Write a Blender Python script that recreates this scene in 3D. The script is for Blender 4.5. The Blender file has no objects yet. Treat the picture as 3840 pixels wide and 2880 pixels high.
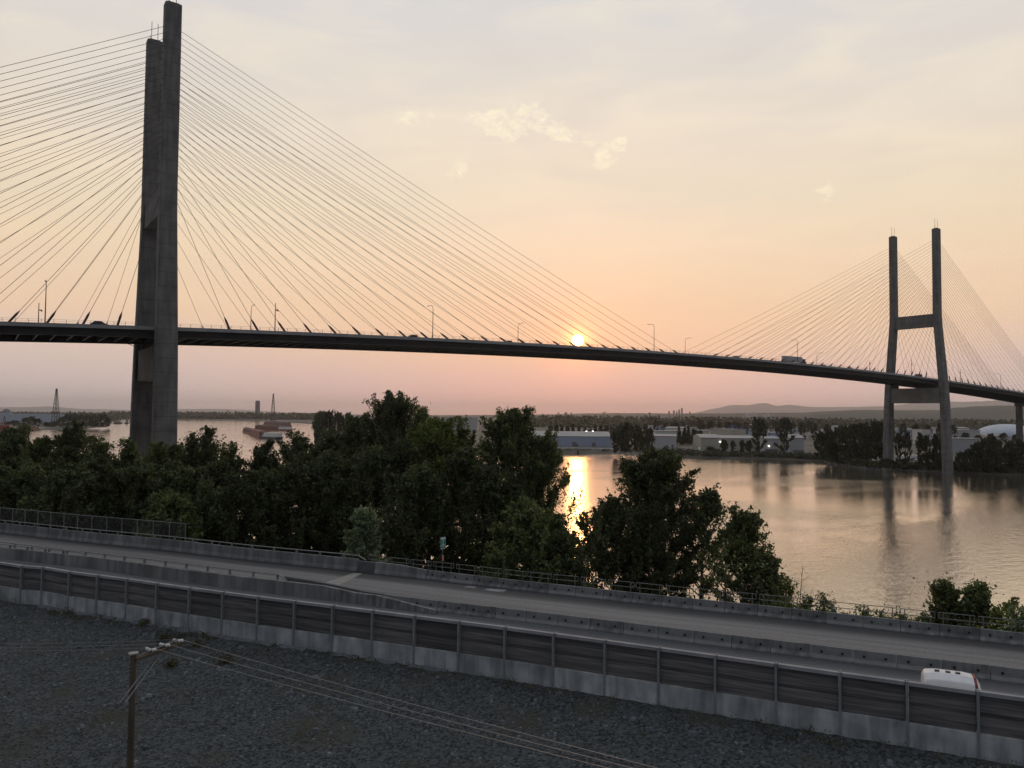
import bpy, math, random
import numpy as np
from mathutils import Vector, Matrix
C = bpy.context.scene
col = C.collection
rnd = random.Random(7)
R_ = math.radians

# ------------------------------------------------------------------ camera
F, CX, CY, CZ, YAW, PIT, ROL = 2875.45, -49.883, -248.92, 35.971, 0.6128024, 0.0400198, 0.0090281
K = .8875
cam_pos = np.array([CX, CY, CZ])
rh = np.array([math.cos(YAW), -math.sin(YAW), 0.0]); fh = np.array([math.sin(YAW), math.cos(YAW), 0.0]); uh = np.array([0, 0, 1.0])
fw_ = fh * math.cos(PIT) + uh * math.sin(PIT)
up_ = -fh * math.sin(PIT) + uh * math.cos(PIT)
axr = rh * math.cos(ROL) + up_ * math.sin(ROL)
axu = up_ * math.cos(ROL) - rh * math.sin(ROL)
cd = bpy.data.cameras.new("camera"); cam = bpy.data.objects.new("camera", cd); col.objects.link(cam)
M = Matrix.Identity(4)
for i in range(3):
    M[i][0] = axr[i]; M[i][1] = axu[i]; M[i][2] = -fw_[i]; M[i][3] = cam_pos[i]
cam.matrix_world = M
cd.sensor_width = 36; cd.lens = F / 3840 * 36; cd.clip_start = 1; cd.clip_end = 90000
C.camera = cam

def ray(px, py):
    xi, yi = px - 1920, 1440 - py
    return axr * xi + axu * yi + fw_ * F
def at(px, py, z=0.0):                      # photo pixel -> point on the level z
    d = ray(px, py); return cam_pos + d * ((z - CZ) / d[2])
def pt(px, py, D):                          # photo pixel -> point D metres ahead
    d = ray(px, py); return cam_pos + d * (D * K / float(d @ fh))
def wp(px, D, z):                           # column px, D metres ahead, height z
    D = D * K; u = z - CZ; fd = D * math.cos(PIT) + u * math.sin(PIT); up = -D * math.sin(PIT) + u * math.cos(PIT)
    X = ((px - 1920) * fd / F - up * math.sin(ROL)) / math.cos(ROL)
    return cam_pos + rh * X + fh * D + uh * u
def XD(p):
    d = np.asarray(p) - cam_pos; return float(d @ rh), float(d @ fh)
def fromXD(X, D, z): 
    p = cam_pos + rh * X + fh * D; return np.array([p[0], p[1], z])

# ------------------------------------------------------------------ sky and sun
SUNPX = (2166, 1277)
sd = ray(*SUNPX); sd = sd / np.linalg.norm(sd)
C.view_settings.view_transform = 'Standard'; C.view_settings.look = 'None'
C.view_settings.exposure = 0.0; C.view_settings.gamma = 1.0
W = bpy.data.worlds.new("World"); C.world = W; W.use_nodes = True
nt = W.node_tree; nt.nodes.clear()
def N(t, **k):
    n = nt.nodes.new(t)
    for a, b in k.items(): setattr(n, a, b)
    return n
def L(a, b): nt.links.new(a, b)
def lin(c): return tuple(((v / 255) / 12.92 if v / 255 <= .04045 else ((v / 255 + .055) / 1.055) ** 2.4) for v in c) + (1,)
def math_(op, a, b=None, c=None, clamp=False):
    n = N('ShaderNodeMath', operation=op); n.use_clamp = clamp
    for i, v in enumerate((a, b, c)):
        if v is None: continue
        if isinstance(v, (int, float)): n.inputs[i].default_value = v
        else: L(v, n.inputs[i])
    return n.outputs[0]
def vdot(a, vec):
    n = N('ShaderNodeVectorMath', operation='DOT_PRODUCT'); L(a, n.inputs[0]); n.inputs[1].default_value = tuple(vec); return n.outputs['Value']
def mixc(f, a, b, mode='MIX'):
    n = N('ShaderNodeMix', data_type='RGBA', blend_type=mode)
    for i, v in ((0, f), (6, a), (7, b)):
        if isinstance(v, (int, float)): n.inputs[i].default_value = v
        elif isinstance(v, tuple): n.inputs[i].default_value = v
        else: L(v, n.inputs[i])
    return n.outputs[2]
def ramp(f, stops, interp='LINEAR'):
    n = N('ShaderNodeValToRGB'); e = n.color_ramp; e.interpolation = interp
    while len(e.elements) < len(stops): e.elements.new(0.5)
    for el, (p, c) in zip(e.elements, stops): el.position = p; el.color = c if len(c) == 4 else lin(c)
    L(f, n.inputs[0]); return n.outputs[0]
tc = N('ShaderNodeTexCoord'); nv = N('ShaderNodeVectorMath', operation='NORMALIZE'); L(tc.outputs['Generated'], nv.inputs[0]); dv = nv.outputs[0]
sx = N('ShaderNodeSeparateXYZ'); L(dv, sx.inputs[0])
el = math_('MAXIMUM', sx.outputs[2], 0.0)
flat = N('ShaderNodeVectorMath', operation='MULTIPLY'); L(dv, flat.inputs[0]); flat.inputs[1].default_value = (1, 1, 0)
fn = N('ShaderNodeVectorMath', operation='NORMALIZE'); L(flat.outputs[0], fn.inputs[0])
sh = np.array([sd[0], sd[1], 0]); sh /= np.linalg.norm(sh)
caz = vdot(fn.outputs[0], sh)
warm = ramp(el, [(0, (236, 176, 164)), (.02, (233, 179, 165)), (.045, (233, 184, 166)), (.085, (239, 194, 158)), (.14, (238, 200, 164)), (.2, (236, 208, 178)), (.27, (230, 212, 188)), (.34, (225, 211, 193)), (.5, (206, 204, 203)), (.75, (178, 181, 186)), (1, (162, 167, 176))])
cool = ramp(el, [(0, (198, 183, 182)), (.03, (204, 186, 180)), (.07, (213, 189, 176)), (.12, (228, 196, 166)), (.2, (229, 205, 174)), (.27, (226, 209, 184)), (.34, (219, 208, 194)), (.5, (202, 201, 203)), (.75, (176, 179, 186)), (1, (162, 167, 176))])
east = ramp(el, [(0, (58, 62, 76)), (.15, (78, 82, 96)), (.4, (122, 127, 138)), (.75, (152, 158, 169)), (1, (162, 167, 176))])
f1 = math_('DIVIDE', math_('SUBTRACT', 1.0, caz), 0.16, clamp=True)
f1 = math_('POWER', f1, 0.6)
base = mixc(f1, warm, cool)
f2 = math_('DIVIDE', math_('SUBTRACT', 0.78, caz), 1.1, clamp=True); f2 = math_('POWER', f2, 0.7)
base = mixc(f2, base, east)
# soft high cloud veil
mp = N('ShaderNodeMapping'); L(dv, mp.inputs[0]); mp.inputs['Scale'].default_value = (5, 5, 22)
nz = N('ShaderNodeTexNoise'); L(mp.outputs[0], nz.inputs[0]); nz.inputs['Scale'].default_value = 1.1; nz.inputs['Detail'].default_value = 7; nz.inputs['Distortion'].default_value = .6
veil = math_('MULTIPLY', math_('SUBTRACT', nz.outputs[0], .5), math_('MULTIPLY', math_('SUBTRACT', el, .06, clamp=True), 3.2, clamp=True))
base = mixc(math_('MULTIPLY', math_('MAXIMUM', veil, 0.0), 1.1, clamp=True), base, lin((248, 232, 200)))
base = mixc(math_('MULTIPLY', math_('MAXIMUM', math_('MULTIPLY', veil, -1.0), 0.0), 1.0, clamp=True), base, lin((196, 188, 184)))
# small lit cloud tufts
dsun = vdot(dv, sd)
cl = None
for (px, py, rr, amp) in [(1765, 450, 1.2, .95), (1850, 465, 1.25, 1), (1925, 455, 1.3, 1.25), (2005, 430, 1.3, 1.3), (1910, 500, .9, .8), (2080, 490, 1.0, 1.1), (2150, 510, 1.1, 1.0), (2220, 535, .8, .9), (2305, 560, 1.0, 1.1), (2330, 530, .6, .8),
                     (2240, 620, .8, 1.1), (2285, 585, .8, 1.0), (1500, 440, 1.3, 1.0), (1610, 445, 1.4, .9), (1700, 640, 1.2, .95), (1745, 620, .8, .8), (3085, 730, .9, 1.0), (3130, 690, 1.0, .8), (2850, 560, 1.8, .62), (1300, 400, 1.8, .6), (3640, 500, 1.3, .4)]:
    c = ray(px, py); c = c / np.linalg.norm(c)
    k = 2 / (R_(rr) ** 2)
    g = math_('MULTIPLY', math_('EXPONENT', math_('MULTIPLY', math_('SUBTRACT', vdot(dv, c), 1.0), k)), amp)
    cl = g if cl is None else math_('ADD', cl, g)
nz2 = N('ShaderNodeTexNoise'); mp2 = N('ShaderNodeMapping'); L(dv, mp2.inputs[0]); mp2.inputs['Scale'].default_value = (1, 1, 1.7); L(mp2.outputs[0], nz2.inputs[0])
nz2.inputs['Scale'].default_value = 70; nz2.inputs['Detail'].default_value = 9; nz2.inputs['Roughness'].default_value = .7; nz2.inputs['Distortion'].default_value = .5
cloudf = math_('MULTIPLY', math_('SUBTRACT', nz2.outputs[0], math_('SUBTRACT', .86, math_('MULTIPLY', math_('MINIMUM', cl, 1.25), .37))), 3.4, clamp=True)
base = mixc(math_('MULTIPLY', cloudf, .62), base, lin((255, 245, 210)))
# glow and disc of the low sun
def powg(k): return math_('POWER', math_('MAXIMUM', dsun, 0.0), float(k))
glow = mixc(powg(7000), (0, 0, 0, 1), (1.1, .46, .08, 1))
g2 = mixc(powg(900), (0, 0, 0, 1), (.26, .055, .0, 1))
g3 = mixc(powg(55), (0, 0, 0, 1), (.10, .022, .0, 1))
base = mixc(1.0, base, glow, 'ADD'); base = mixc(1.0, base, g2, 'ADD'); base = mixc(1.0, base, g3, 'ADD')
co, ci = math.cos(R_(.47)), math.cos(R_(.38))
disc = math_('DIVIDE', math_('SUBTRACT', dsun, co), ci - co, clamp=True)
base = mixc(1.0, base, mixc(disc, (0, 0, 0, 1), (12, 5.6, 1.5, 1)), 'ADD')
bg = N('ShaderNodeBackground'); L(base, bg.inputs[0]); bg.inputs[1].default_value = 1.15
wo = N('ShaderNodeOutputWorld'); L(bg.outputs[0], wo.inputs[0])
sl = bpy.data.lights.new("sun", 'SUN'); so = bpy.data.objects.new("sun", sl); col.objects.link(so)
sl.energy = 0.2; sl.angle = R_(1.1); sl.color = (1, .42, .13)
so.rotation_euler = Vector(sd).to_track_quat('Z', 'Y').to_euler()
C.cycles.max_bounces = 6; C.cycles.transparent_max_bounces = 12; C.cycles.sample_clamp_indirect = 6; C.cycles.volume_bounces = 0
C.cycles.sample_clamp_direct = 12

# ------------------------------------------------------------------ materials
MATS = {}
def nodes(name):
    m = bpy.data.materials.new(name); m.use_nodes = True; MATS[name] = m
    return m, m.node_tree, m.node_tree.nodes['Principled BSDF']
def pm(name, c, c2=None, scale=1.0, rough=.7, bump=0.0, bscale=None, metal=0.0, stretch=(1, 1, 1), detail=6, spec=.3, lo=.35, hi=.65, coords='Object', emis=None):
    m, t, b = nodes(name)
    b.inputs['Roughness'].default_value = rough; b.inputs['Metallic'].default_value = metal
    b.inputs['Specular IOR Level'].default_value = spec
    b.inputs['Base Color'].default_value = tuple(c) + (1,)
    if emis: b.inputs['Emission Color'].default_value = tuple(c) + (1,); b.inputs['Emission Strength'].default_value = emis
    if c2 is not None or bump:
        tcn = t.nodes.new('ShaderNodeTexCoord'); mpn = t.nodes.new('ShaderNodeMapping'); t.links.new(tcn.outputs[coords], mpn.inputs[0]); mpn.inputs['Scale'].default_value = stretch
        n = t.nodes.new('ShaderNodeTexNoise'); t.links.new(mpn.outputs[0], n.inputs[0]); n.inputs['Scale'].default_value = scale; n.inputs['Detail'].default_value = detail
        n.inputs['Roughness'].default_value = .62
        if c2 is not None:
            r = t.nodes.new('ShaderNodeValToRGB'); r.color_ramp.elements[0].position = lo; r.color_ramp.elements[1].position = hi
            r.color_ramp.elements[0].color = tuple(c) + (1,); r.color_ramp.elements[1].color = tuple(c2) + (1,)
            t.links.new(n.outputs[0], r.inputs[0]); t.links.new(r.outputs[0], b.inputs['Base Color'])
        if bump:
            n2 = t.nodes.new('ShaderNodeTexNoise'); t.links.new(mpn.outputs[0], n2.inputs[0]); n2.inputs['Scale'].default_value = bscale or scale * 4; n2.inputs['Detail'].default_value = 4
            bu = t.nodes.new('ShaderNodeBump'); bu.inputs['Strength'].default_value = bump; bu.inputs['Distance'].default_value = .1
            t.links.new(n2.outputs[0], bu.inputs['Height']); t.links.new(bu.outputs[0], b.inputs['Normal'])
    return m
def leafmat(name, a, b_, tr=.35, sc=.35):
    m, t, b = nodes(name)
    tcn = t.nodes.new('ShaderNodeTexCoord'); n = t.nodes.new('ShaderNodeTexNoise'); t.links.new(tcn.outputs['Object'], n.inputs[0]); n.inputs['Scale'].default_value = sc; n.inputs['Detail'].default_value = 5
    r = t.nodes.new('ShaderNodeValToRGB'); r.color_ramp.elements[0].position = .36; r.color_ramp.elements[1].position = .64
    r.color_ramp.elements[0].color = tuple(a) + (1,); r.color_ramp.elements[1].color = tuple(b_) + (1,)
    t.links.new(n.outputs[0], r.inputs[0])
    oi = t.nodes.new('ShaderNodeObjectInfo'); hv = t.nodes.new('ShaderNodeHueSaturation')
    mr = t.nodes.new('ShaderNodeMapRange'); mr.inputs['To Min'].default_value = .8; mr.inputs['To Max'].default_value = 1.25; t.links.new(oi.outputs['Random'], mr.inputs[0]); t.links.new(mr.outputs[0], hv.inputs['Value'])
    ge = t.nodes.new('ShaderNodeNewGeometry'); mg = t.nodes.new('ShaderNodeMapRange'); mg.inputs['To Min'].default_value = .45; mg.inputs['To Max'].default_value = 1.7; t.links.new(ge.outputs['Random Per Island'], mg.inputs[0])
    mm_ = t.nodes.new('ShaderNodeMath'); mm_.operation = 'MULTIPLY'; t.links.new(mr.outputs[0], mm_.inputs[0]); t.links.new(mg.outputs[0], mm_.inputs[1]); t.links.new(mm_.outputs[0], hv.inputs['Value'])
    t.links.new(r.outputs[0], hv.inputs['Color']); t.links.new(hv.outputs[0], b.inputs['Base Color'])
    b.inputs['Roughness'].default_value = .55; b.inputs['Specular IOR Level'].default_value = .25
    tl = t.nodes.new('ShaderNodeBsdfTranslucent'); mx = t.nodes.new('ShaderNodeMixShader'); mx.inputs[0].default_value = tr
    hv2 = t.nodes.new('ShaderNodeHueSaturation'); hv2.inputs['Saturation'].default_value = 1.2; hv2.inputs['Value'].default_value = 1.1; t.links.new(hv.outputs[0], hv2.inputs['Color']); t.links.new(hv2.outputs[0], tl.inputs[0])
    t.links.new(b.outputs[0], mx.inputs[1]); t.links.new(tl.outputs[0], mx.inputs[2]); t.links.new(mx.outputs[0], t.nodes['Material Output'].inputs[0])
    return m
def concrete(name, a, b_, joint=4.2, streak=.5, seed=0.0, sc=.25, vs=.05, hs=.7, rnd_=0.0):
    m, t, b = nodes(name); lk = t.links.new; nn = t.nodes.new
    tcn = nn('ShaderNodeTexCoord')
    n = nn('ShaderNodeTexNoise'); lk(tcn.outputs['Object'], n.inputs[0]); n.inputs['Scale'].default_value = sc; n.inputs['Detail'].default_value = 8
    r = nn('ShaderNodeValToRGB'); r.color_ramp.elements[0].position = .35; r.color_ramp.elements[1].position = .65; r.color_ramp.elements[0].color = tuple(a) + (1,); r.color_ramp.elements[1].color = tuple(b_) + (1,); lk(n.outputs[0], r.inputs[0])
    mp_ = nn('ShaderNodeMapping'); mp_.inputs['Scale'].default_value = (hs, hs, vs); lk(tcn.outputs['Object'], mp_.inputs[0]); n2 = nn('ShaderNodeTexNoise'); n2.inputs['Scale'].default_value = 1.6; n2.inputs['Detail'].default_value = 6; lk(mp_.outputs[0], n2.inputs[0])
    mr = nn('ShaderNodeMapRange'); mr.inputs['From Min'].default_value = .38; mr.inputs['From Max'].default_value = .62; mr.inputs['To Min'].default_value = 1 - streak; mr.inputs['To Max'].default_value = 1 + streak * .5; lk(n2.outputs[0], mr.inputs[0])
    sp = nn('ShaderNodeSeparateXYZ'); lk(tcn.outputs['Object'], sp.inputs[0]); dv_ = nn('ShaderNodeMath'); dv_.operation = 'DIVIDE'; dv_.inputs[1].default_value = joint; lk(sp.outputs[2], dv_.inputs[0])
    fr = nn('ShaderNodeMath'); fr.operation = 'FRACT'; lk(dv_.outputs[0], fr.inputs[0]); lt = nn('ShaderNodeMath'); lt.operation = 'LESS_THAN'; lt.inputs[1].default_value = .05; lk(fr.outputs[0], lt.inputs[0])
    jm = nn('ShaderNodeMapRange'); jm.inputs['To Min'].default_value = 1.0; jm.inputs['To Max'].default_value = .7; lk(lt.outputs[0], jm.inputs[0])
    mu = nn('ShaderNodeMath'); mu.operation = 'MULTIPLY'; lk(mr.outputs[0], mu.inputs[0]); lk(jm.outputs[0], mu.inputs[1]); out = mu.outputs[0]
    if rnd_:
        oi = nn('ShaderNodeObjectInfo'); m3 = nn('ShaderNodeMapRange'); m3.inputs['To Min'].default_value = 1 - rnd_; m3.inputs['To Max'].default_value = 1 + rnd_; lk(oi.outputs['Random'], m3.inputs[0]); m4 = nn('ShaderNodeMath'); m4.operation = 'MULTIPLY'; lk(out, m4.inputs[0]); lk(m3.outputs[0], m4.inputs[1]); out = m4.outputs[0]
    hv = nn('ShaderNodeHueSaturation'); lk(r.outputs[0], hv.inputs['Color']); lk(out, hv.inputs['Value']); lk(hv.outputs[0], b.inputs['Base Color'])
    b.inputs['Roughness'].default_value = .85; b.inputs['Specular IOR Level'].default_value = .25
    bu = nn('ShaderNodeBump'); bu.inputs['Strength'].default_value = .3; bu.inputs['Distance'].default_value = .05; lk(n2.outputs[0], bu.inputs['Height']); lk(bu.outputs[0], b.inputs['Normal'])
concrete('tower_concrete', (.135, .13, .122), (.185, .178, .168), 4.3, .2, hs=.5)
pm('beam_concrete', (.17, .16, .145), (.24, .225, .205), .2, .85, .2, 1.5)
pm('fascia_concrete', (.23, .23, .235), (.3, .3, .3), .3, .8)
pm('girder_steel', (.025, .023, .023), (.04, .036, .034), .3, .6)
pm('cable_sheath', (.09, .07, .055), rough=.6)
pm('collar_steel', (.06, .04, .035), (.1, .06, .05), 1, .6)
pm('galvanised', (.2, .2, .2), (.28, .28, .28), 3, .5, metal=.4)
pm('dark_metal', (.06, .055, .055), rough=.6)
concrete('parapet_concrete', (.22, .225, .225), (.32, .325, .32), 50, .3, sc=.3, hs=.8, vs=.1)
pm('dark_block', (.09, .09, .098), (.12, .12, .125), .8, .8)
concrete('barrier_concrete', (.20, .205, .205), (.30, .305, .30), 50, .35, sc=.9, hs=1.4, vs=.2, rnd_=.16)
pm('hole_dark', (.02, .02, .02), rough=.9)
pm('footing_concrete', (.10, .11, .12), (.16, .17, .18), 2, .9)
concrete('wall_concrete', (.26, .275, .28), (.42, .435, .43), 50, .3, sc=.8, hs=1.1, vs=.16, rnd_=.1)
pm('cap_timber', (.24, .24, .25), (.34, .335, .34), .6, .8, .2, 6)
pm('post_steel', (.20, .215, .22), (.27, .285, .29), 2, .55, metal=.2)
pm('bark', (.045, .035, .028), (.08, .065, .05), 1.5, .9, .3, 5, stretch=(1, 1, .3))
pm('white_paint', (.72, .72, .72), (.8, .8, .8), 3, .45)
pm('glass_dark', (.03, .035, .04), rough=.15, spec=.6)
pm('tyre', (.02, .02, .02), rough=.9)
pm('red_paint', (.24, .05, .035), (.17, .05, .04), .2, .6)
pm('rust_cargo', (.13, .075, .06), (.19, .115, .09), .3, .85)
pm('sign_green', (.02, .22, .16), rough=.45)
pm('sign_white', (.6, .68, .66), rough=.45)
pm('insulator_white', (.75, .76, .74), rough=.3)
pm('wood_pole', (.07, .055, .04), (.12, .095, .07), 2, .85, .3, 8, stretch=(1, 1, .15))
pm('marker_orange', (.6, .25, .2), rough=.5)
pm('lamp_glow', (1, .93, .8), emis=6)
pm('blue_roof', (.05, .16, .45), rough=.5)
pm('bldg_blue', (.30, .36, .46), (.34, .40, .50), .1, .7)
pm('bldg_grey', (.42, .43, .44), (.48, .48, .48), .1, .8)
pm('bldg_beige', (.38, .37, .31), (.44, .42, .36), .1, .8)
pm('bldg_white', (.55, .54, .52), (.62, .61, .58), .1, .8)
pm('bldg_dark', (.15, .15, .16), (.2, .2, .2), .1, .8)
pm('roof_grey', (.36, .35, .34), (.44, .43, .41), .08, .8)
pm('dome_cloth', (.5, .54, .6), (.56, .6, .66), .1, .6)
pm('earth_bank', (.055, .055, .04), (.10, .095, .07), .15, .95, .6, 1.2)
pm('island_ground', (.08, .08, .065), (.16, .15, .13), .01, .95)
pm('near_ground', (.05, .055, .03), (.09, .085, .055), .3, .95, .8, 1.5)
pm('hill_wood', (.045, .06, .05), (.075, .085, .07), .004, .95, detail=10)
pm('mountain_rock', (.10, .11, .13), (.14, .15, .17), .0006, .95)
leafmat('leaf_dark', (.060, .072, .034), (.11, .128, .056))
leafmat('leaf_mid', (.085, .105, .045), (.155, .18, .072), .42)
leafmat('leaf_olive', (.09, .115, .032), (.145, .17, .05))
leafmat('leaf_fresh', (.17, .215, .11), (.25, .30, .175))
leafmat('leaf_far', (.035, .045, .025), (.07, .085, .045), .2, .12)
pm('railing_pipe', (.16, .16, .155), (.22, .22, .21), 3, .6, metal=.2)

# asphalt with long worn wheel tracks along the road
def asphalt():
    m, t, b = nodes('asphalt')
    tcn = t.nodes.new('ShaderNodeTexCoord'); mpn = t.nodes.new('ShaderNodeMapping'); t.links.new(tcn.outputs['UV'], mpn.inputs[0]); mpn.inputs['Scale'].default_value = (.012, .75, 1)
    n = t.nodes.new('ShaderNodeTexNoise'); t.links.new(mpn.outputs[0], n.inputs[0]); n.inputs['Scale'].default_value = 1.0; n.inputs['Detail'].default_value = 5; n.inputs['Roughness'].default_value = .6
    n2 = t.nodes.new('ShaderNodeTexNoise'); t.links.new(tcn.outputs['Object'], n2.inputs[0]); n2.inputs['Scale'].default_value = 5; n2.inputs['Detail'].default_value = 6
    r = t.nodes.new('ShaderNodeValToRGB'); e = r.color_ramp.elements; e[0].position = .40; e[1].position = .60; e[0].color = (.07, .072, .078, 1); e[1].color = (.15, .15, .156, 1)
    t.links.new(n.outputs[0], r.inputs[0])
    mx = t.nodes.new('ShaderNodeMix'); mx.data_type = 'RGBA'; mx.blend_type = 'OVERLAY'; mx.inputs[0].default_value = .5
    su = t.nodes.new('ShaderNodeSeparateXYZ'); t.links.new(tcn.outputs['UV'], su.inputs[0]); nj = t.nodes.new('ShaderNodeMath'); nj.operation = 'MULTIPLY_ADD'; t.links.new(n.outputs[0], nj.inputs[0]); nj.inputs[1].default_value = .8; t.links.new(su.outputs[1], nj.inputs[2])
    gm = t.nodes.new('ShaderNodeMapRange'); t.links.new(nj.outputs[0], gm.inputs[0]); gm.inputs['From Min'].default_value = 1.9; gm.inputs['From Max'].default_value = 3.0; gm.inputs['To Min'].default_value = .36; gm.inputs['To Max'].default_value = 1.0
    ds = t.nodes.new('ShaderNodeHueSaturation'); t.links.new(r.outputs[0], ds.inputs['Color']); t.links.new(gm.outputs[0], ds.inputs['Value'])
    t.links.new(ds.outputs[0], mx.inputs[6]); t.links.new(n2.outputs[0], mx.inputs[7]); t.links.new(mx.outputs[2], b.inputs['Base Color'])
    b.inputs['Roughness'].default_value = .62; b.inputs['Specular IOR Level'].default_value = .45
    bu = t.nodes.new('ShaderNodeBump'); bu.inputs['Strength'].default_value = .2; bu.inputs['Distance'].default_value = .05
    t.links.new(n2.outputs[0], bu.inputs['Height']); t.links.new(bu.outputs[0], b.inputs['Normal'])
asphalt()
def gravel():
    m, t, b = nodes('gravel')
    tcn = t.nodes.new('ShaderNodeTexCoord')
    v = t.nodes.new('ShaderNodeTexVoronoi'); t.links.new(tcn.outputs['Object'], v.inputs[0]); v.inputs['Scale'].default_value = 8; v.inputs['Randomness'].default_value = 1
    n = t.nodes.new('ShaderNodeTexNoise'); t.links.new(tcn.outputs['Object'], n.inputs[0]); n.inputs['Scale'].default_value = .25; n.inputs['Detail'].default_value = 6
    r = t.nodes.new('ShaderNodeValToRGB'); e = r.color_ramp.elements; e[0].position = .0; e[1].position = 1; e[0].color = (.009, .012, .014, 1); e[1].color = (.085, .094, .096, 1)
    sp = t.nodes.new('ShaderNodeSeparateColor'); t.links.new(v.outputs['Color'], sp.inputs[0]); t.links.new(sp.outputs[0], r.inputs[0])
    mx = t.nodes.new('ShaderNodeMix'); mx.data_type = 'RGBA'
    r2 = t.nodes.new('ShaderNodeValToRGB'); e = r2.color_ramp.elements; e[0].position = .55; e[1].position = .68; e[0].color = (0, 0, 0, 1); e[1].color = (.7, .7, .7, 1)
    t.links.new(n.outputs[0], r2.inputs[0]); t.links.new(r2.outputs[0], mx.inputs[0]); t.links.new(r.outputs[0], mx.inputs[6]); mx.inputs[7].default_value = (.05, .046, .03, 1)
    t.links.new(mx.outputs[2], b.inputs['Base Color']); b.inputs['Roughness'].default_value = .95
    bu = t.nodes.new('ShaderNodeBump'); bu.inputs['Strength'].default_value = .9; bu.inputs['Distance'].default_value = .08
    t.links.new(v.outputs['Distance'], bu.inputs['Height']); t.links.new(bu.outputs[0], b.inputs['Normal'])
gravel()
def planks():
    m, t, b = nodes('noise_planks')
    tcn = t.nodes.new('ShaderNodeTexCoord'); mpn = t.nodes.new('ShaderNodeMapping'); t.links.new(tcn.outputs['Object'], mpn.inputs[0]); mpn.inputs['Scale'].default_value = (.35, .35, 9)
    n = t.nodes.new('ShaderNodeTexNoise'); t.links.new(mpn.outputs[0], n.inputs[0]); n.inputs['Scale'].default_value = 1.2; n.inputs['Detail'].default_value = 5
    r = t.nodes.new('ShaderNodeValToRGB'); e = r.color_ramp.elements; e[0].position = .35; e[1].position = .7; e[0].color = (.055, .053, .052, 1); e[1].color = (.125, .12, .115, 1)
    t.links.new(n.outputs[0], r.inputs[0]); b.inputs['Roughness'].default_value = .85
    ge = t.nodes.new('ShaderNodeNewGeometry'); mg = t.nodes.new('ShaderNodeMapRange'); mg.inputs['To Min'].default_value = .55; mg.inputs['To Max'].default_value = 1.5; t.links.new(ge.outputs['Random Per Island'], mg.inputs[0])
    oi = t.nodes.new('ShaderNodeObjectInfo'); m2 = t.nodes.new('ShaderNodeMapRange'); m2.inputs['To Min'].default_value = .7; m2.inputs['To Max'].default_value = 1.3; t.links.new(oi.outputs['Random'], m2.inputs[0])
    mu = t.nodes.new('ShaderNodeMath'); mu.operation = 'MULTIPLY'; t.links.new(mg.outputs[0], mu.inputs[0]); t.links.new(m2.outputs[0], mu.inputs[1])
    hv = t.nodes.new('ShaderNodeHueSaturation'); t.links.new(r.outputs[0], hv.inputs['Color']); t.links.new(mu.outputs[0], hv.inputs['Value']); t.links.new(hv.outputs[0], b.inputs['Base Color'])
planks()
def watermat():
    m, t, b = nodes('river_water')
    b.inputs['Base Color'].default_value = (.16, .145, .115, 1); b.inputs['Roughness'].default_value = .10; b.inputs['IOR'].default_value = 1.6; b.inputs['Specular IOR Level'].default_value = 1.0; b.inputs['Metallic'].default_value = 0.0
    tcn = t.nodes.new('ShaderNodeTexCoord'); mpn = t.nodes.new('ShaderNodeMapping'); t.links.new(tcn.outputs['Object'], mpn.inputs[0])
    mpn.inputs['Rotation'].default_value = (0, 0, YAW); mpn.inputs['Scale'].default_value = (.55, 1.0, 1)
    a = t.nodes.new('ShaderNodeTexNoise'); t.links.new(mpn.outputs[0], a.inputs[0]); a.inputs['Scale'].default_value = .45; a.inputs['Detail'].default_value = 4; a.inputs['Roughness'].default_value = .55
    p = t.nodes.new('ShaderNodeTexNoise'); t.links.new(mpn.outputs[0], p.inputs[0]); p.inputs['Scale'].default_value = .014; p.inputs['Detail'].default_value = 4; p.inputs['Distortion'].default_value = .8
    r = t.nodes.new('ShaderNodeMapRange'); r.inputs['From Min'].default_value = .42; r.inputs['From Max'].default_value = .62; r.inputs['To Min'].default_value = .15; r.inputs['To Max'].default_value = .60; t.links.new(p.outputs[0], r.inputs[0])
    bu = t.nodes.new('ShaderNodeBump'); bu.inputs['Distance'].default_value = .30; t.links.new(r.outputs[0], bu.inputs['Strength'])
    fi = t.nodes.new('ShaderNodeTexNoise'); t.links.new(mpn.outputs[0], fi.inputs[0]); fi.inputs['Scale'].default_value = 1.9; fi.inputs['Detail'].default_value = 3
    fm = t.nodes.new('ShaderNodeMath'); fm.operation = 'MULTIPLY_ADD'; t.links.new(fi.outputs[0], fm.inputs[0]); fm.inputs[1].default_value = .42; t.links.new(a.outputs[0], fm.inputs[2])
    t.links.new(fm.outputs[0], bu.inputs['Height']); t.links.new(bu.outputs[0], b.inputs['Normal'])
    gl = t.nodes.new('ShaderNodeBsdfGlossy'); gl.inputs['Color'].default_value = (.86, .84, .80, 1); gl.inputs['Roughness'].default_value = .08; t.links.new(bu.outputs[0], gl.inputs['Normal']); mx = t.nodes.new('ShaderNodeMixShader'); mx.inputs[0].default_value = .6
    t.links.new(b.outputs[0], mx.inputs[1]); t.links.new(gl.outputs[0], mx.inputs[2]); t.links.new(mx.outputs[0], t.nodes['Material Output'].inputs[0])
watermat()
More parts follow.
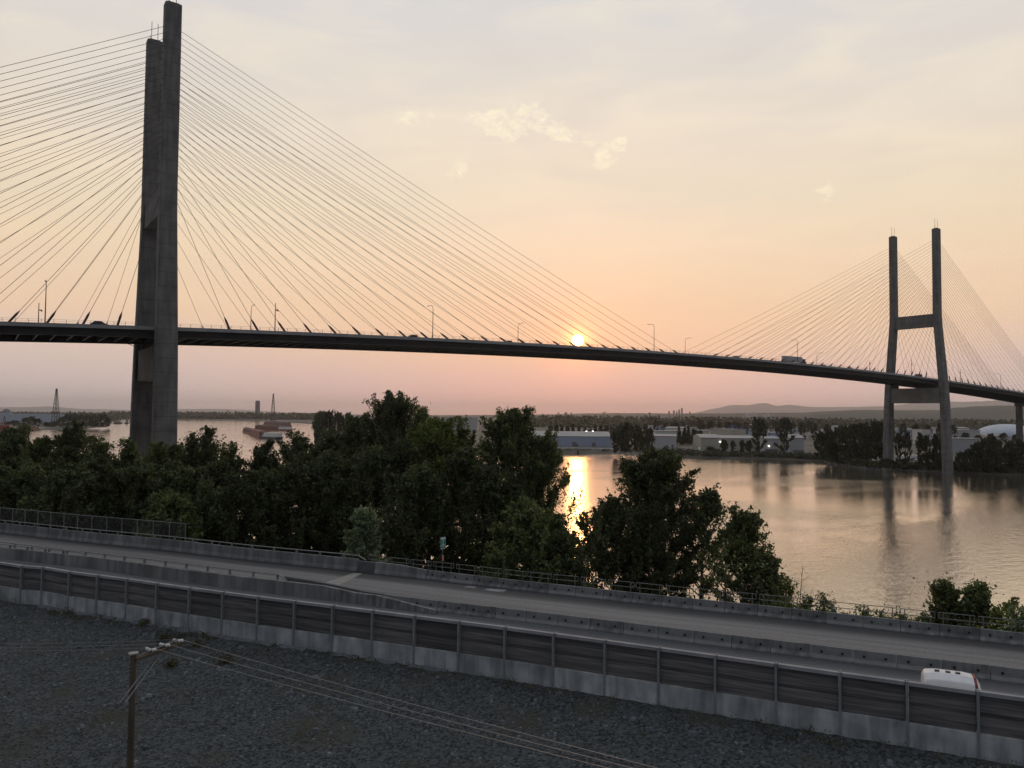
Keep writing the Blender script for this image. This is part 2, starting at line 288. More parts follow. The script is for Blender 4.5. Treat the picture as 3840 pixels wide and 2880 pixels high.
def meshwire():
    m, t, b = nodes('wire_mesh'); b.inputs['Base Color'].default_value = (.16, .16, .16, 1)
    tr = t.nodes.new('ShaderNodeBsdfTransparent'); mx = t.nodes.new('ShaderNodeMixShader'); ck = t.nodes.new('ShaderNodeTexVoronoi'); ck.feature = 'DISTANCE_TO_EDGE'; ck.inputs['Scale'].default_value = 14
    tcn = t.nodes.new('ShaderNodeTexCoord'); t.links.new(tcn.outputs['Object'], ck.inputs[0])
    lt = t.nodes.new('ShaderNodeMath'); lt.operation = 'LESS_THAN'; lt.inputs[1].default_value = .03; t.links.new(ck.outputs['Distance'], lt.inputs[0])
    t.links.new(lt.outputs[0], mx.inputs[0]); t.links.new(tr.outputs[0], mx.inputs[1]); t.links.new(b.outputs[0], mx.inputs[2]); t.links.new(mx.outputs[0], t.nodes['Material Output'].inputs[0])
meshwire()

# ------------------------------------------------------------------ mesh helpers
ORG = {}
class MB:
    def __init__(s): s.v = []; s.f = []; s.uv = None
    def add(s, vs, fs):
        o = len(s.v); s.v += [tuple(map(float, v)) for v in vs]; s.f += [tuple(o + i for i in f) for f in fs]; return s
    def box(s, c, size, rz=0.0, taper=1.0):
        cx, cy, cz = c; a, b, h = size[0] / 2, size[1] / 2, size[2] / 2; co, si = math.cos(rz), math.sin(rz); vs = []
        for k, zz in ((1, -h), (taper, h)):
            for x, y in ((-a, -b), (a, -b), (a, b), (-a, b)):
                x *= k; y *= k; vs.append((cx + x * co - y * si, cy + x * si + y * co, cz + zz))
        return s.add(vs, [(3, 2, 1, 0), (4, 5, 6, 7), (0, 1, 5, 4), (1, 2, 6, 5), (2, 3, 7, 6), (3, 0, 4, 7)])
    def tube(s, p0, p1, r0, r1=None, n=6, caps=True):
        r1 = r0 if r1 is None else r1
        p0, p1 = Vector(p0), Vector(p1); d = (p1 - p0).normalized(); a = d.orthogonal().normalized(); b = d.cross(a); vs = []
        for p, r in ((p0, r0), (p1, r1)):
            for i in range(n):
                t = 2 * math.pi * i / n; vs.append(p + (a * math.cos(t) + b * math.sin(t)) * r)
        fs = [(i, (i + 1) % n, n + (i + 1) % n, n + i) for i in range(n)]
        if caps: fs += [tuple(range(n - 1, -1, -1)), tuple(range(n, 2 * n))]
        return s.add(vs, fs)
    def path(s, pts, r, n=5, r1=None):
        r1 = r if r1 is None else r1; m = len(pts) - 1
        for i in range(m): s.tube(pts[i], pts[i + 1], r + (r1 - r) * i / m, r + (r1 - r) * (i + 1) / m, n)
        return s
    def hull8(s, bot, top):     # two rings of equal count -> closed solid
        n = len(bot); return s.add(list(bot) + list(top), [tuple(range(n - 1, -1, -1)), tuple(range(n, 2 * n))] + [(i, (i + 1) % n, n + (i + 1) % n, n + i) for i in range(n)])
    def strip(s, sections):     # list of closed cross-sections
        n = len(sections[0]); vs = [p for q in sections for p in q]; fs = []
        for k in range(len(sections) - 1):
            for i in range(n): fs.append((k * n + i, k * n + (i + 1) % n, (k + 1) * n + (i + 1) % n, (k + 1) * n + i))
        fs += [tuple(range(n - 1, -1, -1)), tuple(range((len(sections) - 1) * n, len(sections) * n))]
        return s.add(vs, fs)
    def build(s, name, mat, parent=None, smooth=False, bevel=0):
        me = bpy.data.meshes.new(name); o_ = ORG.get(parent.name, (0, 0, 0)) if parent else (0, 0, 0)
        me.from_pydata([(a - o_[0], b - o_[1], c - o_[2]) for a, b, c in s.v], [], s.f); me.update()
        if smooth:
            for p in me.polygons: p.use_smooth = True
        me.materials.append(MATS[mat]); ob = bpy.data.objects.new(name, me); col.objects.link(ob)
        if parent: ob.parent = parent; ORG[ob.name] = o_
        if bevel:
            md = ob.modifiers.new('bevel', 'BEVEL'); md.width = bevel; md.segments = 2; md.limit_method = 'ANGLE'
        return ob
def tag(o, label=None, cat=None, group=None, kind=None):
    if label: o['label'] = label
    if cat: o['category'] = cat
    if group: o['group'] = group
    if kind: o['kind'] = kind
    return o
def thing(name, loc, label, cat, group=None, rz=0.0, local=False):
    o = bpy.data.objects.new(name, None); col.objects.link(o); o.empty_display_size = .5; o.location = tuple(map(float, loc)); o.rotation_euler = (0, 0, rz)
    ORG[o.name] = (0, 0, 0) if local else tuple(map(float, loc)); return tag(o, label, cat, group)
def struct(o): o['kind'] = 'structure'; return o
def copy_tree(o, parent=None):
    c = o.copy(); col.objects.link(c); c.parent = parent
    for ch in o.children: copy_tree(ch, c)
    return c
USED = set()
def inst(proto, loc, rz=0.0, sc=1.0, label=None, group=None):
    c = proto if proto.name not in USED else copy_tree(proto)
    USED.add(proto.name); c.location = tuple(map(float, loc)); c.rotation_euler = (0, 0, rz); c.scale = (sc, sc, sc) if isinstance(sc, (int, float)) else sc
    if label: c['label'] = label
    if group: c['group'] = group
    elif 'group' in c: del c['group']
    return c

ORD = 'first second third fourth fifth sixth seventh eighth ninth tenth eleventh twelfth thirteenth fourteenth fifteenth sixteenth seventeenth eighteenth nineteenth twentieth twenty-first twenty-second twenty-third twenty-fourth'.split()
ORD += [t_ + '-' + o_ for t_ in ('twenty', 'thirty', 'forty', 'fifty') for o_ in ORD[:9]][4:]
# ------------------------------------------------------------------ water and terrain
w = MB(); w.add([fromXD(-30000, -300, 0), fromXD(30000, -300, 0), fromXD(30000, 33000, 0), fromXD(-30000, 33000, 0)], [(0, 1, 2, 3)])
struct(w.build('river', 'river_water'))
def poly(pxy, z=20.4): return [at(x, y, z) for x, y in pxy]
ZR = 20.4
FB = poly([(-700, 1948), (-300, 1970), (0, 1997), (289, 2030), (640, 2065), (929, 2100), (1280, 2136), (1433, 2154), (1632, 2176), (1952, 2215), (2148, 2236), (2340, 2258), (2578, 2284), (2816, 2308), (3000, 2328), (3325, 2365), (3614, 2397), (3840, 2423), (4300, 2472), (5000, 2550), (6500, 2717), (8000, 2884)])
JB = poly([(1259, 2245), (1447, 2271), (1740, 2307), (1978, 2335), (2215, 2364), (2474, 2397), (2749, 2432), (3053, 2469), (3374, 2510), (3750, 2556), (4300, 2625), (5000, 2715), (6500, 2908), (8000, 3101)])
NB = poly([(-700, 2010), (-300, 2056), (0, 2094), (370, 2136), (640, 2177), (929, 2215), (1280, 2257), (1450, 2279), (1632, 2304)])
MB2 = [np.array([p[0], p[1], ZR]) for p in [at(x, y, 21.9) for x, y in [(-700, 1950), (-300, 2000), (0, 2034), (300, 2069), (640, 2108), (860, 2136), (1068, 2160)]]]
wallx = [-650, -520, -390, -265, -145, -30, 89, 167, 268, 373, 483, 595, 717, 842, 973, 1110, 1253, 1402, 1559, 1725, 1897, 2079, 2271, 2472, 2684, 2911, 3150, 3400, 3665, 3945, 4240, 4570, 4930, 5330, 5780]
capy = np.interp(wallx, [-650, 0, 89, 167, 268, 373, 483, 595, 717, 973, 1253, 1559, 1897, 2271, 2684, 2911, 3140, 4240, 5780], [2022, 2107, 2121, 2126, 2143, 2156, 2170, 2186, 2203, 2236, 2270, 2308, 2350, 2400, 2456, 2487, 2519, 2668, 2877])
ZW = 23.82
WL = [at(x, y, ZW) for x, y in zip(wallx, capy)]
def cum(P): 
    d = [0.0]
    for a, b in zip(P[:-1], P[1:]): d.append(d[-1] + float(np.hypot(b[0] - a[0], b[1] - a[1])))
    return np.array(d)
def along(P, s):
    c = cum(P); P = np.array(P); q = np.array([np.interp(s, c, P[:, k]) for k in range(3)]); i = min(max(int(np.searchsorted(c, s)) - 1, 0), len(P) - 2)
    t = P[i + 1] - P[i]; return q, t / np.linalg.norm(t)
def s_of_px(P, px):
    c = cum(P); xs = []
    for p in P:
        X, D = XD(p); xs.append(1920 + F * X / D)
    return float(np.interp(px, xs, c))
fbXD = np.array([XD(p) for p in FB]); wlXD = np.array([XD(p) for p in WL])
def hfar(X, D):
    q = (D - np.interp(X, fbXD[:, 0], fbXD[:, 1])) * .9
    z = np.where(q < 1.2, 20.15, np.maximum(3.0, 20.15 - (q - 1.2) / 1.8))
    ds = np.interp(X, [-600, -200, -110, -60, -20, 10, 40, 80, 200, 500], [295, 280, 265, 205, 160, 150, 139, 133, 133, 142])
    e = D - ds; z = np.where(e > -14, np.minimum(z, 3.0 - (e + 14) * .24), z)
    return np.maximum(z, -4)
def heightmesh(name, mat, Xs, Ds, fn, keep=None):
    X, D = np.meshgrid(Xs, Ds); Z = fn(X, D); P = cam_pos[None, None, :] + rh * X[..., None] + fh * D[..., None]; P[..., 2] = Z
    n, m = X.shape; idx = np.arange(n * m).reshape(n, m)
    fa = np.stack([idx[:-1, :-1], idx[:-1, 1:], idx[1:, 1:], idx[1:, :-1]], -1).reshape(-1, 4)
    if keep is not None:
        k = keep(X, D); kk = (k[:-1, :-1] & k[1:, 1:] & k[1:, :-1] & k[:-1, 1:]).reshape(-1); fa = fa[kk]
    me = bpy.data.meshes.new(name); me.from_pydata(P.reshape(-1, 3).tolist(), [], fa.tolist()); me.update()
    for p in me.polygons: p.use_smooth = True
    me.materials.append(MATS[mat]); o = bpy.data.objects.new(name, me); col.objects.link(o); return o
npr = np.random.RandomState(3)
def bumpy(X, D, a, s): return a * (np.sin(X / s + 1.3 * np.sin(D / s * .7)) * np.cos(D / s * 1.1 + .6 * np.sin(X / s * 1.7)))
struct(heightmesh('riverbank', 'near_ground', np.linspace(-420, 300, 300), np.linspace(38, 345, 180), lambda X, D: hfar(X, D) + np.where(hfar(X, D) < 19.5, bumpy(X, D, .35, 5), 0), lambda X, D: D > np.interp(X, fbXD[:, 0], fbXD[:, 1]) - 3))
def hnear(X, D):
    q = (np.interp(X, wlXD[:, 0], wlXD[:, 1]) - D) * .9
    return 20.92 - np.clip(q - .6, 0, 60) * .17 + np.where(q > 2, bumpy(X, D, .12, 3.1) + bumpy(X, D, .1, 1.3), 0) - np.clip(-q, 0, 2) * .4
struct(heightmesh('gravel_bank', 'gravel', np.linspace(-110, 100, 300), np.linspace(-30, 100, 220), hnear, lambda X, D: D < np.interp(X, wlXD[:, 0], wlXD[:, 1]) + 1.0))
# the road: one sheet between the noise wall and the far parapet, with UVs along it
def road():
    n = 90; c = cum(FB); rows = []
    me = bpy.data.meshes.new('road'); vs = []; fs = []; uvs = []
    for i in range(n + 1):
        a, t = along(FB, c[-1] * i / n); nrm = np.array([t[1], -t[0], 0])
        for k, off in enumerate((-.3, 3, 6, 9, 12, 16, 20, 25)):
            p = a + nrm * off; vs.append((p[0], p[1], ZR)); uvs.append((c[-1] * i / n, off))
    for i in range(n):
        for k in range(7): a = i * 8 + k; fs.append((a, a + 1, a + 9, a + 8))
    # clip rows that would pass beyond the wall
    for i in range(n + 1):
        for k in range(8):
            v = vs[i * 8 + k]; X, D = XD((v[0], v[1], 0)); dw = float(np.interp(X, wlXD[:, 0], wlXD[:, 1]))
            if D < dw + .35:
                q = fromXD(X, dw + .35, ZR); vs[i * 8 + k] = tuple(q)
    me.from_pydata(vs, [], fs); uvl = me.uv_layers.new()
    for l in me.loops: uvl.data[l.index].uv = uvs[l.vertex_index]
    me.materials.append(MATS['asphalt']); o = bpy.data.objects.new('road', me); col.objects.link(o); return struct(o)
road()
# pavement joint, plates and faded paint
pm('joint_concrete', (.24, .225, .205), (.30, .285, .26), 2, .8)
j = MB(); j.add([at(1185, 2196, ZR + .008), at(1262, 2199, ZR + .008), at(1360, 2150, ZR + .008), at(1325, 2149, ZR + .008)], [(0, 1, 2, 3)])
struct(j.build('road_joint', 'joint_concrete'))
for (a, b, c_, d) in [((1738, 2202), (1779, 2206), (1787, 2200), (1750, 2196)), ((1812, 2213), (1886, 2221), (1902, 2212), (1828, 2206))]:
    m_ = MB(); m_.add([at(*p, ZR + .012) for p in (a, b, c_, d)], [(0, 1, 2, 3)]); struct(m_.build('road_plate', 'barrier_concrete'))
pm('faded_paint', (.30, .30, .29), (.2, .2, .2), 2, .8)
mk = MB()
for x0, y0, x1, y1 in [(2038, 2272, 2074, 2275), (3062, 2396, 3102, 2401), (3420, 2452, 3462, 2457), (2700, 2350, 2738, 2355)]:
    p, q = at(x0, y0, ZR + .008), at(x1, y1, ZR + .008); n_ = np.cross(q - p, uh); n_ /= np.linalg.norm(n_); mk.add([p - n_ * .07, q - n_ * .07, q + n_ * .07, p + n_ * .07], [(0, 1, 2, 3)])
struct(mk.build('lane_marking', 'faded_paint'))
ln = MB(); c = cum(JB)
for off in (1.3, 1.7):
    prev = None
    for i in range(60):
        a, t = along(JB, c[-1] * i / 59); n_ = np.array([-t[1], t[0], 0]); p = a + n_ * (off + .55); e = (p + n_ * .05, p - n_ * .05)
        if prev: ln.add([(q[0], q[1], ZR + .008) for q in (prev[1], e[1], e[0], prev[0])], [(0, 1, 2, 3)])
        prev = e
struct(ln.build('edge_line', 'faded_paint'))

# far land
def land(name, shore, backD, mat='island_ground', z=2.6, back=None):
    P = [np.asarray(p) for p in shore]; Q = [fromXD(XD(p)[0] * (1 + 9 / XD(p)[1]), XD(p)[1] + 9, z) for p in P]
    Bk = [fromXD(XD(p)[0] * backD / XD(p)[1], backD, z) for p in P] if back is None else back
    m = MB(); n = len(P); vs = [(p[0], p[1], -.5) for p in P] + [tuple(q) for q in Q] + [tuple(q) for q in Bk]; fs = []
    for i in range(n - 1): fs += [(i, i + 1, n + i + 1, n + i), (n + i, n + i + 1, 2 * n + i + 1, 2 * n + i)]
    m.add(vs, fs); return struct(m.build(name, mat))
ISH = [wp(1176, 1500, 0), wp(1182, 1150, 0), wp(1188, 780, 0), wp(1400, 800, 0), wp(1700, 830, 0)] + [at(x, y, 0) for x, y in [(2000, 1695), (2200, 1697), (2330, 1701), (2460, 1709), (2650, 1717), (2800, 1720), (2950, 1723), (3085, 1730), (3130, 1744), (3250, 1759), (3400, 1768), (3600, 1776), (3840, 1784), (4300, 1800), (5200, 1830)]]
backI = [wp(x, 30000, 2.6) for x in (1181, 1185, 1191, 1400, 1700, 2000, 2200, 2330, 2460, 2650, 2800, 2950, 3085, 3130, 3250, 3400, 3600, 3840, 4300, 5200)]
land('island', ISH, 0, back=backI)
LSH = [at(x, y, 0) for x, y in [(-900, 1640), (-300, 1626), (0, 1620), (50, 1617), (170, 1612), (300, 1607), (405, 1600), (414, 1590)]]
land('left_bank', LSH, 0, back=[wp(x, 4600, 2.6) for x in (-900, -300, 0, 50, 170, 300, 400, 418)])
FSH = [at(x, y, 0) for x, y in [(-900, 1563), (200, 1563), (416, 1566), (500, 1569), (700, 1574), (900, 1577), (1000, 1580), (1182, 1590), (1300, 1596)]]
land('far_bank', FSH, 0, back=[wp(x, 30000, 2.6) for x in (-900, 200, 416, 500, 700, 900, 1000, 1150, 1200)], z=2.4)

def ridge(name, pts, D, dep, mat, n=220, rough=2.0, seed=1):
    rs = np.random.RandomState(seed); xs = np.linspace(pts[0][0], pts[-1][0], n); ys = np.interp(xs, [p[0] for p in pts], [p[1] for p in pts])
    k = np.convolve(rs.randn(n + 12), np.ones(5) / 5, 'same')[6:-6] + .6 * rs.randn(n) * .5; ys = ys - k * rough
    rows = []
    m = MB(); vs = []
    for x, y in zip(xs, ys):
        a = wp(x, D, 2.5); c = pt(x, y, D + dep); zt = max(c[2], 3); mid = pt(x, y, D + dep * .5); mz = 2.5 + (zt - 2.5) * .62; b = wp(x, D + dep * .45, mz); e = wp(x, D + dep * 2, 2.5)
        vs += [a, b, c, e]
    fs = []
    for i in range(n - 1):
        for j_ in range(3): q = i * 4 + j_; fs.append((q, q + 4, q + 5, q + 1))
    m.add(vs, fs); return struct(m.build(name, mat, smooth=True))
ridge('hills', [(2560, 1551), (2800, 1549), (3000, 1547), (3120, 1541), (3260, 1537), (3440, 1538), (3540, 1538), (3575, 1529), (3700, 1522), (3840, 1520), (4300, 1516), (4900, 1530)], 5200, 900, 'hill_wood', 300, .8, 2)
ridge('distant_ridge', [(1600, 1557), (1900, 1556), (2100, 1553), (2220, 1550), (2300, 1549), (2500, 1550), (2700, 1551), (3000, 1553), (3600, 1553)], 8500, 900, 'hill_wood', 260, .5, 5)
ridge('mountains', [(2500, 1558), (2600, 1549), (2680, 1532), (2745, 1518), (2800, 1520), (2855, 1511), (2880, 1512), (2910, 1522), (2960, 1518), (3050, 1526), (3150, 1527), (3330, 1523), (3420, 1512), (3500, 1505), (3600, 1508), (3800, 1500), (4400, 1510)], 22000, 3000, 'mountain_rock', 160, 1.0, 8)
ridge('far_mountains', [(-800, 1530), (-100, 1526), (80, 1527), (180, 1524), (300, 1533), (500, 1538), (760, 1533), (900, 1536), (1100, 1548), (1400, 1556)], 26500, 2000, 'mountain_rock', 140, .8, 9)

# ------------------------------------------------------------------ trees
def leafquads(C_, size, rs, asp=.55, upb=0.0):
    n = len(C_); d = rs.randn(n, 3); d[:, 2] += upb; d /= np.linalg.norm(d, axis=1)[:, None]
    e = rs.randn(n, 3); e -= d * (e * d).sum(1)[:, None]; e /= np.linalg.norm(e, axis=1)[:, None]
    s = size * rs.uniform(.6, 1.35, n)[:, None]
    a = C_ + d * s; b = C_ + e * s * asp; c = C_ - d * s; f = C_ - e * s * asp
    return np.stack([a, b, c, f], 1).reshape(-1, 3)
def npmesh(name, V, mat, parent):
    n = len(V) // 4; me = bpy.data.meshes.new(name); me.vertices.add(len(V)); me.vertices.foreach_set('co', V.astype(np.float32).ravel())
    me.loops.add(4 * n); me.loops.foreach_set('vertex_index', np.arange(4 * n, dtype=np.int32)); me.polygons.add(n)
    me.polygons.foreach_set('loop_start', np.arange(0, 4 * n, 4, dtype=np.int32)); me.update(calc_edges=True); me.validate()
    me.materials.append(MATS[mat]); o = bpy.data.objects.new(name, me); col.objects.link(o)
    if parent: o.parent = parent
    return o
def grow(seed, H, R, cb=.25, nl=26, nsub=6, nleaf=150, lsize=.26, prof='round', lean=0.0, spread=1.0, up=.9, bare=0.0):
    """limbs and leaf sprays of one tree, base at the origin"""
    rs = np.random.RandomState(seed); tr = MB(); Cs = []
    bend = rs.uniform(-.06, .06, 2) * H; r0 = max(.05, H * .012)
    def tp(h): return np.array([bend[0] * (h / H) ** 2 + lean * h, bend[1] * (h / H) ** 2, h])
    hs = [tp(H * k / 9) for k in range(9)]; tr.path([tuple(p) for p in hs], r0, 7, r0 * .2)
    for i in range(nl):
        u = (i + rs.uniform(0, .8)) / nl; h = H * (cb + (.95 - cb) * u)
        pr = {'round': math.sin(math.pi * min(1, .16 + .80 * u)) ** .7, 'cone': (1 - u) ** .8 * .95 + .12, 'vase': .45 + .55 * math.sin(math.pi * min(.93, .35 + .6 * u)), 'bush': math.sin(math.pi * (.32 + .62 * u)) ** .6, 'col': .75 * math.sin(math.pi * (.2 + .7 * u)) ** .5}[prof]
        Lm = R * pr * rs.uniform(.7, 1.2); az = i * 2.399 + rs.uniform(-.5, .5); e = R_(rs.uniform(15, 40) + 35 * u * up)
        d = np.array([math.cos(az) * math.cos(e), math.sin(az) * math.cos(e), math.sin(e)]); p0 = tp(h * .93)
        p1 = p0 + d * Lm * .55; p2 = p0 + d * Lm + np.array([0, 0, .12 * Lm])
        p2[2] = min(p2[2], H * (.9 + .1 * rs.rand()))
        tr.path([tuple(p0), tuple(p1), tuple(p2)], r0 * .42 * (1 - .6 * u), 5, .03)
        for k in range(nsub):
            f = rs.uniform(.35, 1.05); q = p0 + (p2 - p0) * f; dd = d + rs.randn(3) * .55 * spread; dd[2] = abs(dd[2]) * .8 + .35 * up; dd /= np.linalg.norm(dd)
            ls = rs.uniform(.10, .22) * R + .5; q2 = q + dd * ls
            tr.tube(q, q2, .05, .02, 4, False)
            if rs.rand() < bare: continue
            n = int(nleaf * rs.uniform(.6, 1.3)); tt = rs.uniform(-.35, 1.15, n)[:, None]; sg = ls * .23 * (1.2 - .75 * np.clip(tt, 0, 1))
            Cs.append(q + dd * ls * tt + rs.randn(n, 3) * sg * np.array([1, 1, .8]))
    # upright leader sprays that break the outline of the crown
    for k in range(int(nl * 1.7)):
        a = rs.uniform(0, 6.28); rr = R * rs.uniform(.1, .95) ** .8; hh = H * ((.93 - .34 * (rr / R) ** 2.2) if prof != 'cone' else (.95 - .85 * rr / R)) * rs.uniform(.93, 1.0) - 1.2; ls = rs.uniform(1.2, 3.4) * min(1, H / 22); b0 = np.array([math.cos(a) * rr, math.sin(a) * rr, max(hh, H * cb)]) + tp(H * .6) * np.array([1, 1, 0]); n = int(nleaf * .4); tt = rs.uniform(-.6, 1, n)[:, None]; dd = np.array([math.cos(a) * .3, math.sin(a) * .3, 1.0])
        Cs.append(b0 + dd * ls * tt + rs.randn(n, 3) * np.array([.24, .24, .3]) * (1.15 - .8 * np.clip(tt, 0, 1)) * (1.2 if H > 12 else .6))
    top = tp(H * .9)
    for k in range(4):
        n = nleaf; tt = rs.uniform(-.2, 1, n)[:, None]; dd = np.array([rs.uniform(-.5, .5), rs.uniform(-.5, .5), 1.0]); Cs.append(top + dd * H * .09 * tt + rs.randn(n, 3) * (.35 + .02 * H) * (1.15 - tt))
    P = np.concatenate(Cs); P[:, 2] = np.maximum(P[:, 2], .1)
    return tr, leafquads(P, lsize, rs, .55, .5)
def tree(px, ytop, D, wpx, seed, mat, label, name='broadleaf_tree', cat='tree', prof='round', cb=.2, nl=28, nsub=6, nleaf=150, lsize=.24, zb=None, group=None, **k):
    X, _ = XD(wp(px, D, 5)); zb = float(hfar(np.array(X), np.array(float(D * K)))) - .15 if zb is None else zb
    H = float(pt(px, ytop, D)[2]) - zb; R = wpx / 2 * D * K / F * 1.02
    o = thing(name, wp(px, D, zb), label, cat, group, local=True)
    tr, V = grow(seed, H, R, cb, nl, nsub, nleaf, lsize, prof, **k)
    tr.build('trunk', 'bark', o); npmesh('crown', V, mat, o); return o
def spikes(V, n): return V
T = [
 (40, 1618, 150, 260, 'leaf_dark', 'vase', 'dark leafy tree at the far left edge of the near bank'),
 (150, 1642, 142, 230, 'leaf_mid', 'round', 'mid green tree below the distant orange hull at left'),
 (262, 1600, 148, 200, 'leaf_dark', 'vase', 'spiky topped tree left of the near bridge tower, tallest of the left bank group'),
 (372, 1634, 146, 170, 'leaf_mid', 'round', 'loose leafed tree with gaps just left of the near tower'),
 (440, 1642, 152, 130, 'leaf_mid', 'vase', 'slim tree touching the left side of the near tower foot'),
 (545, 1655, 150, 190, 'leaf_mid', 'round', 'low green tree in front of the left half of the tower foot'),
 (640, 1664, 156, 180, 'leaf_dark', 'vase', 'dark tree in front of the right half of the tower foot'),
 (735, 1622, 150, 110, 'leaf_dark', 'vase', 'thin spiky tree directly right of the near tower'),
 (795, 1602, 152, 130, 'leaf_dark', 'vase', 'pointed tree second to the right of the near tower'),
 (855, 1655, 148, 150, 'leaf_mid', 'round', 'rounded tree below the open water right of the near tower'),
 (965, 1668, 145, 190, 'leaf_dark', 'vase', 'airy tree below the moored red barges'),
 (1075, 1612, 150, 210, 'leaf_dark', 'round', 'full dark tree right of the moored barges'),
 (1190, 1600, 158, 200, 'leaf_dark', 'round', 'dark rounded tree beside the far wooded point'),
 (1290, 1556, 166, 240, 'leaf_dark', 'round', 'broad dark tree left of the tallest bank tree'),
 (1462, 1488, 165, 330, 'leaf_dark', 'vase', 'tallest tree of the near bank with an open feathery domed top'),
 (1610, 1521, 162, 170, 'leaf_mid', 'vase', 'feathery tree on the right shoulder of the tallest bank tree'),
 (1600, 1560, 146, 340, 'leaf_olive', 'round', 'olive green broad crowned tree in the middle of the bank'),
 (1735, 1556, 152, 170, 'leaf_mid', 'round', 'green tree filling the dip in the middle of the skyline'),
 (1915, 1530, 142, 300, 'leaf_mid', 'vase', 'tall upswept tree left of the sun reflection'),
 (2010, 1640, 140, 230, 'leaf_mid', 'vase', 'feather edged tree leaning towards the sun reflection'),
 (2455, 1690, 128, 360, 'leaf_dark', 'round', 'large round tree right of the sun reflection'),
 (2625, 1835, 126, 200, 'leaf_dark', 'vase', 'thin limbed tree with long side branches over the river'),
 (2305, 1860, 122, 180, 'leaf_dark', 'vase', 'small tree at the right edge of the sun reflection'),
 (2790, 1915, 112, 200, 'leaf_mid', 'vase', 'open crowned tree on a slim visible trunk at the right of the bank row'),
 (2880, 2080, 108, 160, 'leaf_mid', 'round', 'short leafy tree at the right end of the bank row'),
]
for i, (px, yt, D, wx, mt, pf, lab) in enumerate(T):
    big = wx > 240
    kw = dict(up=1.35) if pf == 'vase' else {}
    if i in (21, 23): kw.update(spread=1.3); nlf = 60 if i == 21 else 85
    else: nlf = 170
    tree(px, yt, D, wx * (1.12 if pf == 'round' else 1.3), 40 + i, mt, lab, prof=pf, cb={21: .30, 23: .42, 24: .3}.get(i, .12), nl=44 if big else 30, nsub=8 if big else 6, nleaf=nlf, lsize=.21, **kw)
U = [(-20, 1740, 136, 300), (100, 1760, 130, 320), (250, 1780, 124, 300), (340, 1720, 136, 280), (470, 1760, 128, 300), (560, 1740, 136, 300), (700, 1760, 128, 300), (800, 1730, 136, 280), (930, 1770, 130, 300), (1080, 1740, 128, 320), (1230, 1700, 132, 320), (1560, 1740, 124, 340), (1380, 1670, 134, 340), (1500, 1640, 140, 320), (1740, 1680, 130, 320), (1860, 1740, 122, 300), (1160, 1690, 138, 300), (2440, 1900, 124, 240)]
for i, (px, yt, D, wx) in enumerate(U):
    tree(px, yt, D, wx, 90 + i, 'leaf_dark', ORD[sorted(q[0] for q in U).index(px)] + ' dark lower tree from the left in the shaded row behind the road', name='understory_tree', prof='bush', cb=.05, nl=30, nsub=6, nleaf=170, lsize=.22, group='understory trees of the near bank')
tree(620, 1868, 118, 260, 120, 'leaf_mid', 'bright green bush right of the chain link fence end', name='bush', cat='bush', prof='bush', cb=.1)
tree(1975, 1890, 112, 340, 121, 'leaf_mid', 'wide rounded green bushy tree below the sun reflection', prof='bush', cb=.08, nl=40, nsub=7, nleaf=170)
tree(2130, 1975, 110, 170, 122, 'leaf_dark', 'dark bush at the foot of the sun reflection', name='bush', cat='bush', prof='bush', cb=.35, nleaf=70)
tree(2205, 1915, 117, 190, 126, 'leaf_dark', 'thin see-through tree in the gap where the sun glints off the river', prof='vase', cb=.1, nl=22, nsub=5, nleaf=70, lsize=.2)
tree(1355, 1905, 99, 190, 123, 'leaf_fresh', 'pale green conical young tree just behind the road parapet', name='young_tree', prof='cone', cb=.02, nl=34, nsub=6, nleaf=120, lsize=.16, up=.6)
tree(3555, 2175, 82, 150, 124, 'leaf_mid', 'left half of the pair of small round trees at the lower right', prof='round', cb=.15, nl=24, nsub=6, nleaf=110, lsize=.15)
tree(3655, 2180, 80, 150, 125, 'leaf_mid', 'right half of the pair of small round trees at the lower right', prof='round', cb=.15, nl=24, nsub=6, nleaf=110, lsize=.15)
for i, (px, yt, D, wx, mt, lab) in enumerate([(3765, 2262, 74, 170, 'leaf_olive', 'yellow green bush right of the small round trees'), (3850, 2290, 70, 150, 'leaf_fresh', 'bright bush at the lower right edge'), (3020, 2235, 92, 110, 'leaf_olive', 'thin leaved bush beside the bare stem'),
        (3080, 2225, 92, 60, 'leaf_mid', 'small dark shrub, first right of the bare stem'), (3135, 2262, 90, 55, 'leaf_mid', 'small shrub, second right of the bare stem'), (3230, 2268, 88, 70, 'leaf_olive', 'loose shrub below the reflections of the far tower'), (3300, 2292, 86, 80, 'leaf_mid', 'low shrub with reddish twigs behind the railing'), (3380, 2300, 84, 80, 'leaf_olive', 'low yellowish shrub behind the railing'), (3460, 2310, 82, 90, 'leaf_mid', 'low shrub left of the small round trees'), (2960, 2170, 100, 120, 'leaf_olive', 'sparse bush at the right foot of the bank trees')]):
    tree(px, yt, D, wx * 1.15, 140 + i, mt, lab, name='shrub', cat='shrub', prof='bush', cb=.05, nl=14, nsub=5, nleaf=34, lsize=.14)
for i in range(16):
    x_ = 2905 + i * 42 + (i * 17) % 13
    tree(x_, float(np.interp(x_, [2900, 3200, 3500, 3620], [2240, 2296, 2330, 2350])) + (i * 29) % 24, 92 - (x_ - 2900) * .017, 60 + (i * 13) % 34, 170 + i, ('leaf_mid', 'leaf_olive', 'leaf_fresh')[i % 3], ORD[i] + ' low leafy shrub from the left between the pipe railing and the river', name='shrub', cat='shrub', prof='bush', cb=.05, nl=10, nsub=4, nleaf=30, lsize=.12, group='low shrubs behind the railing')
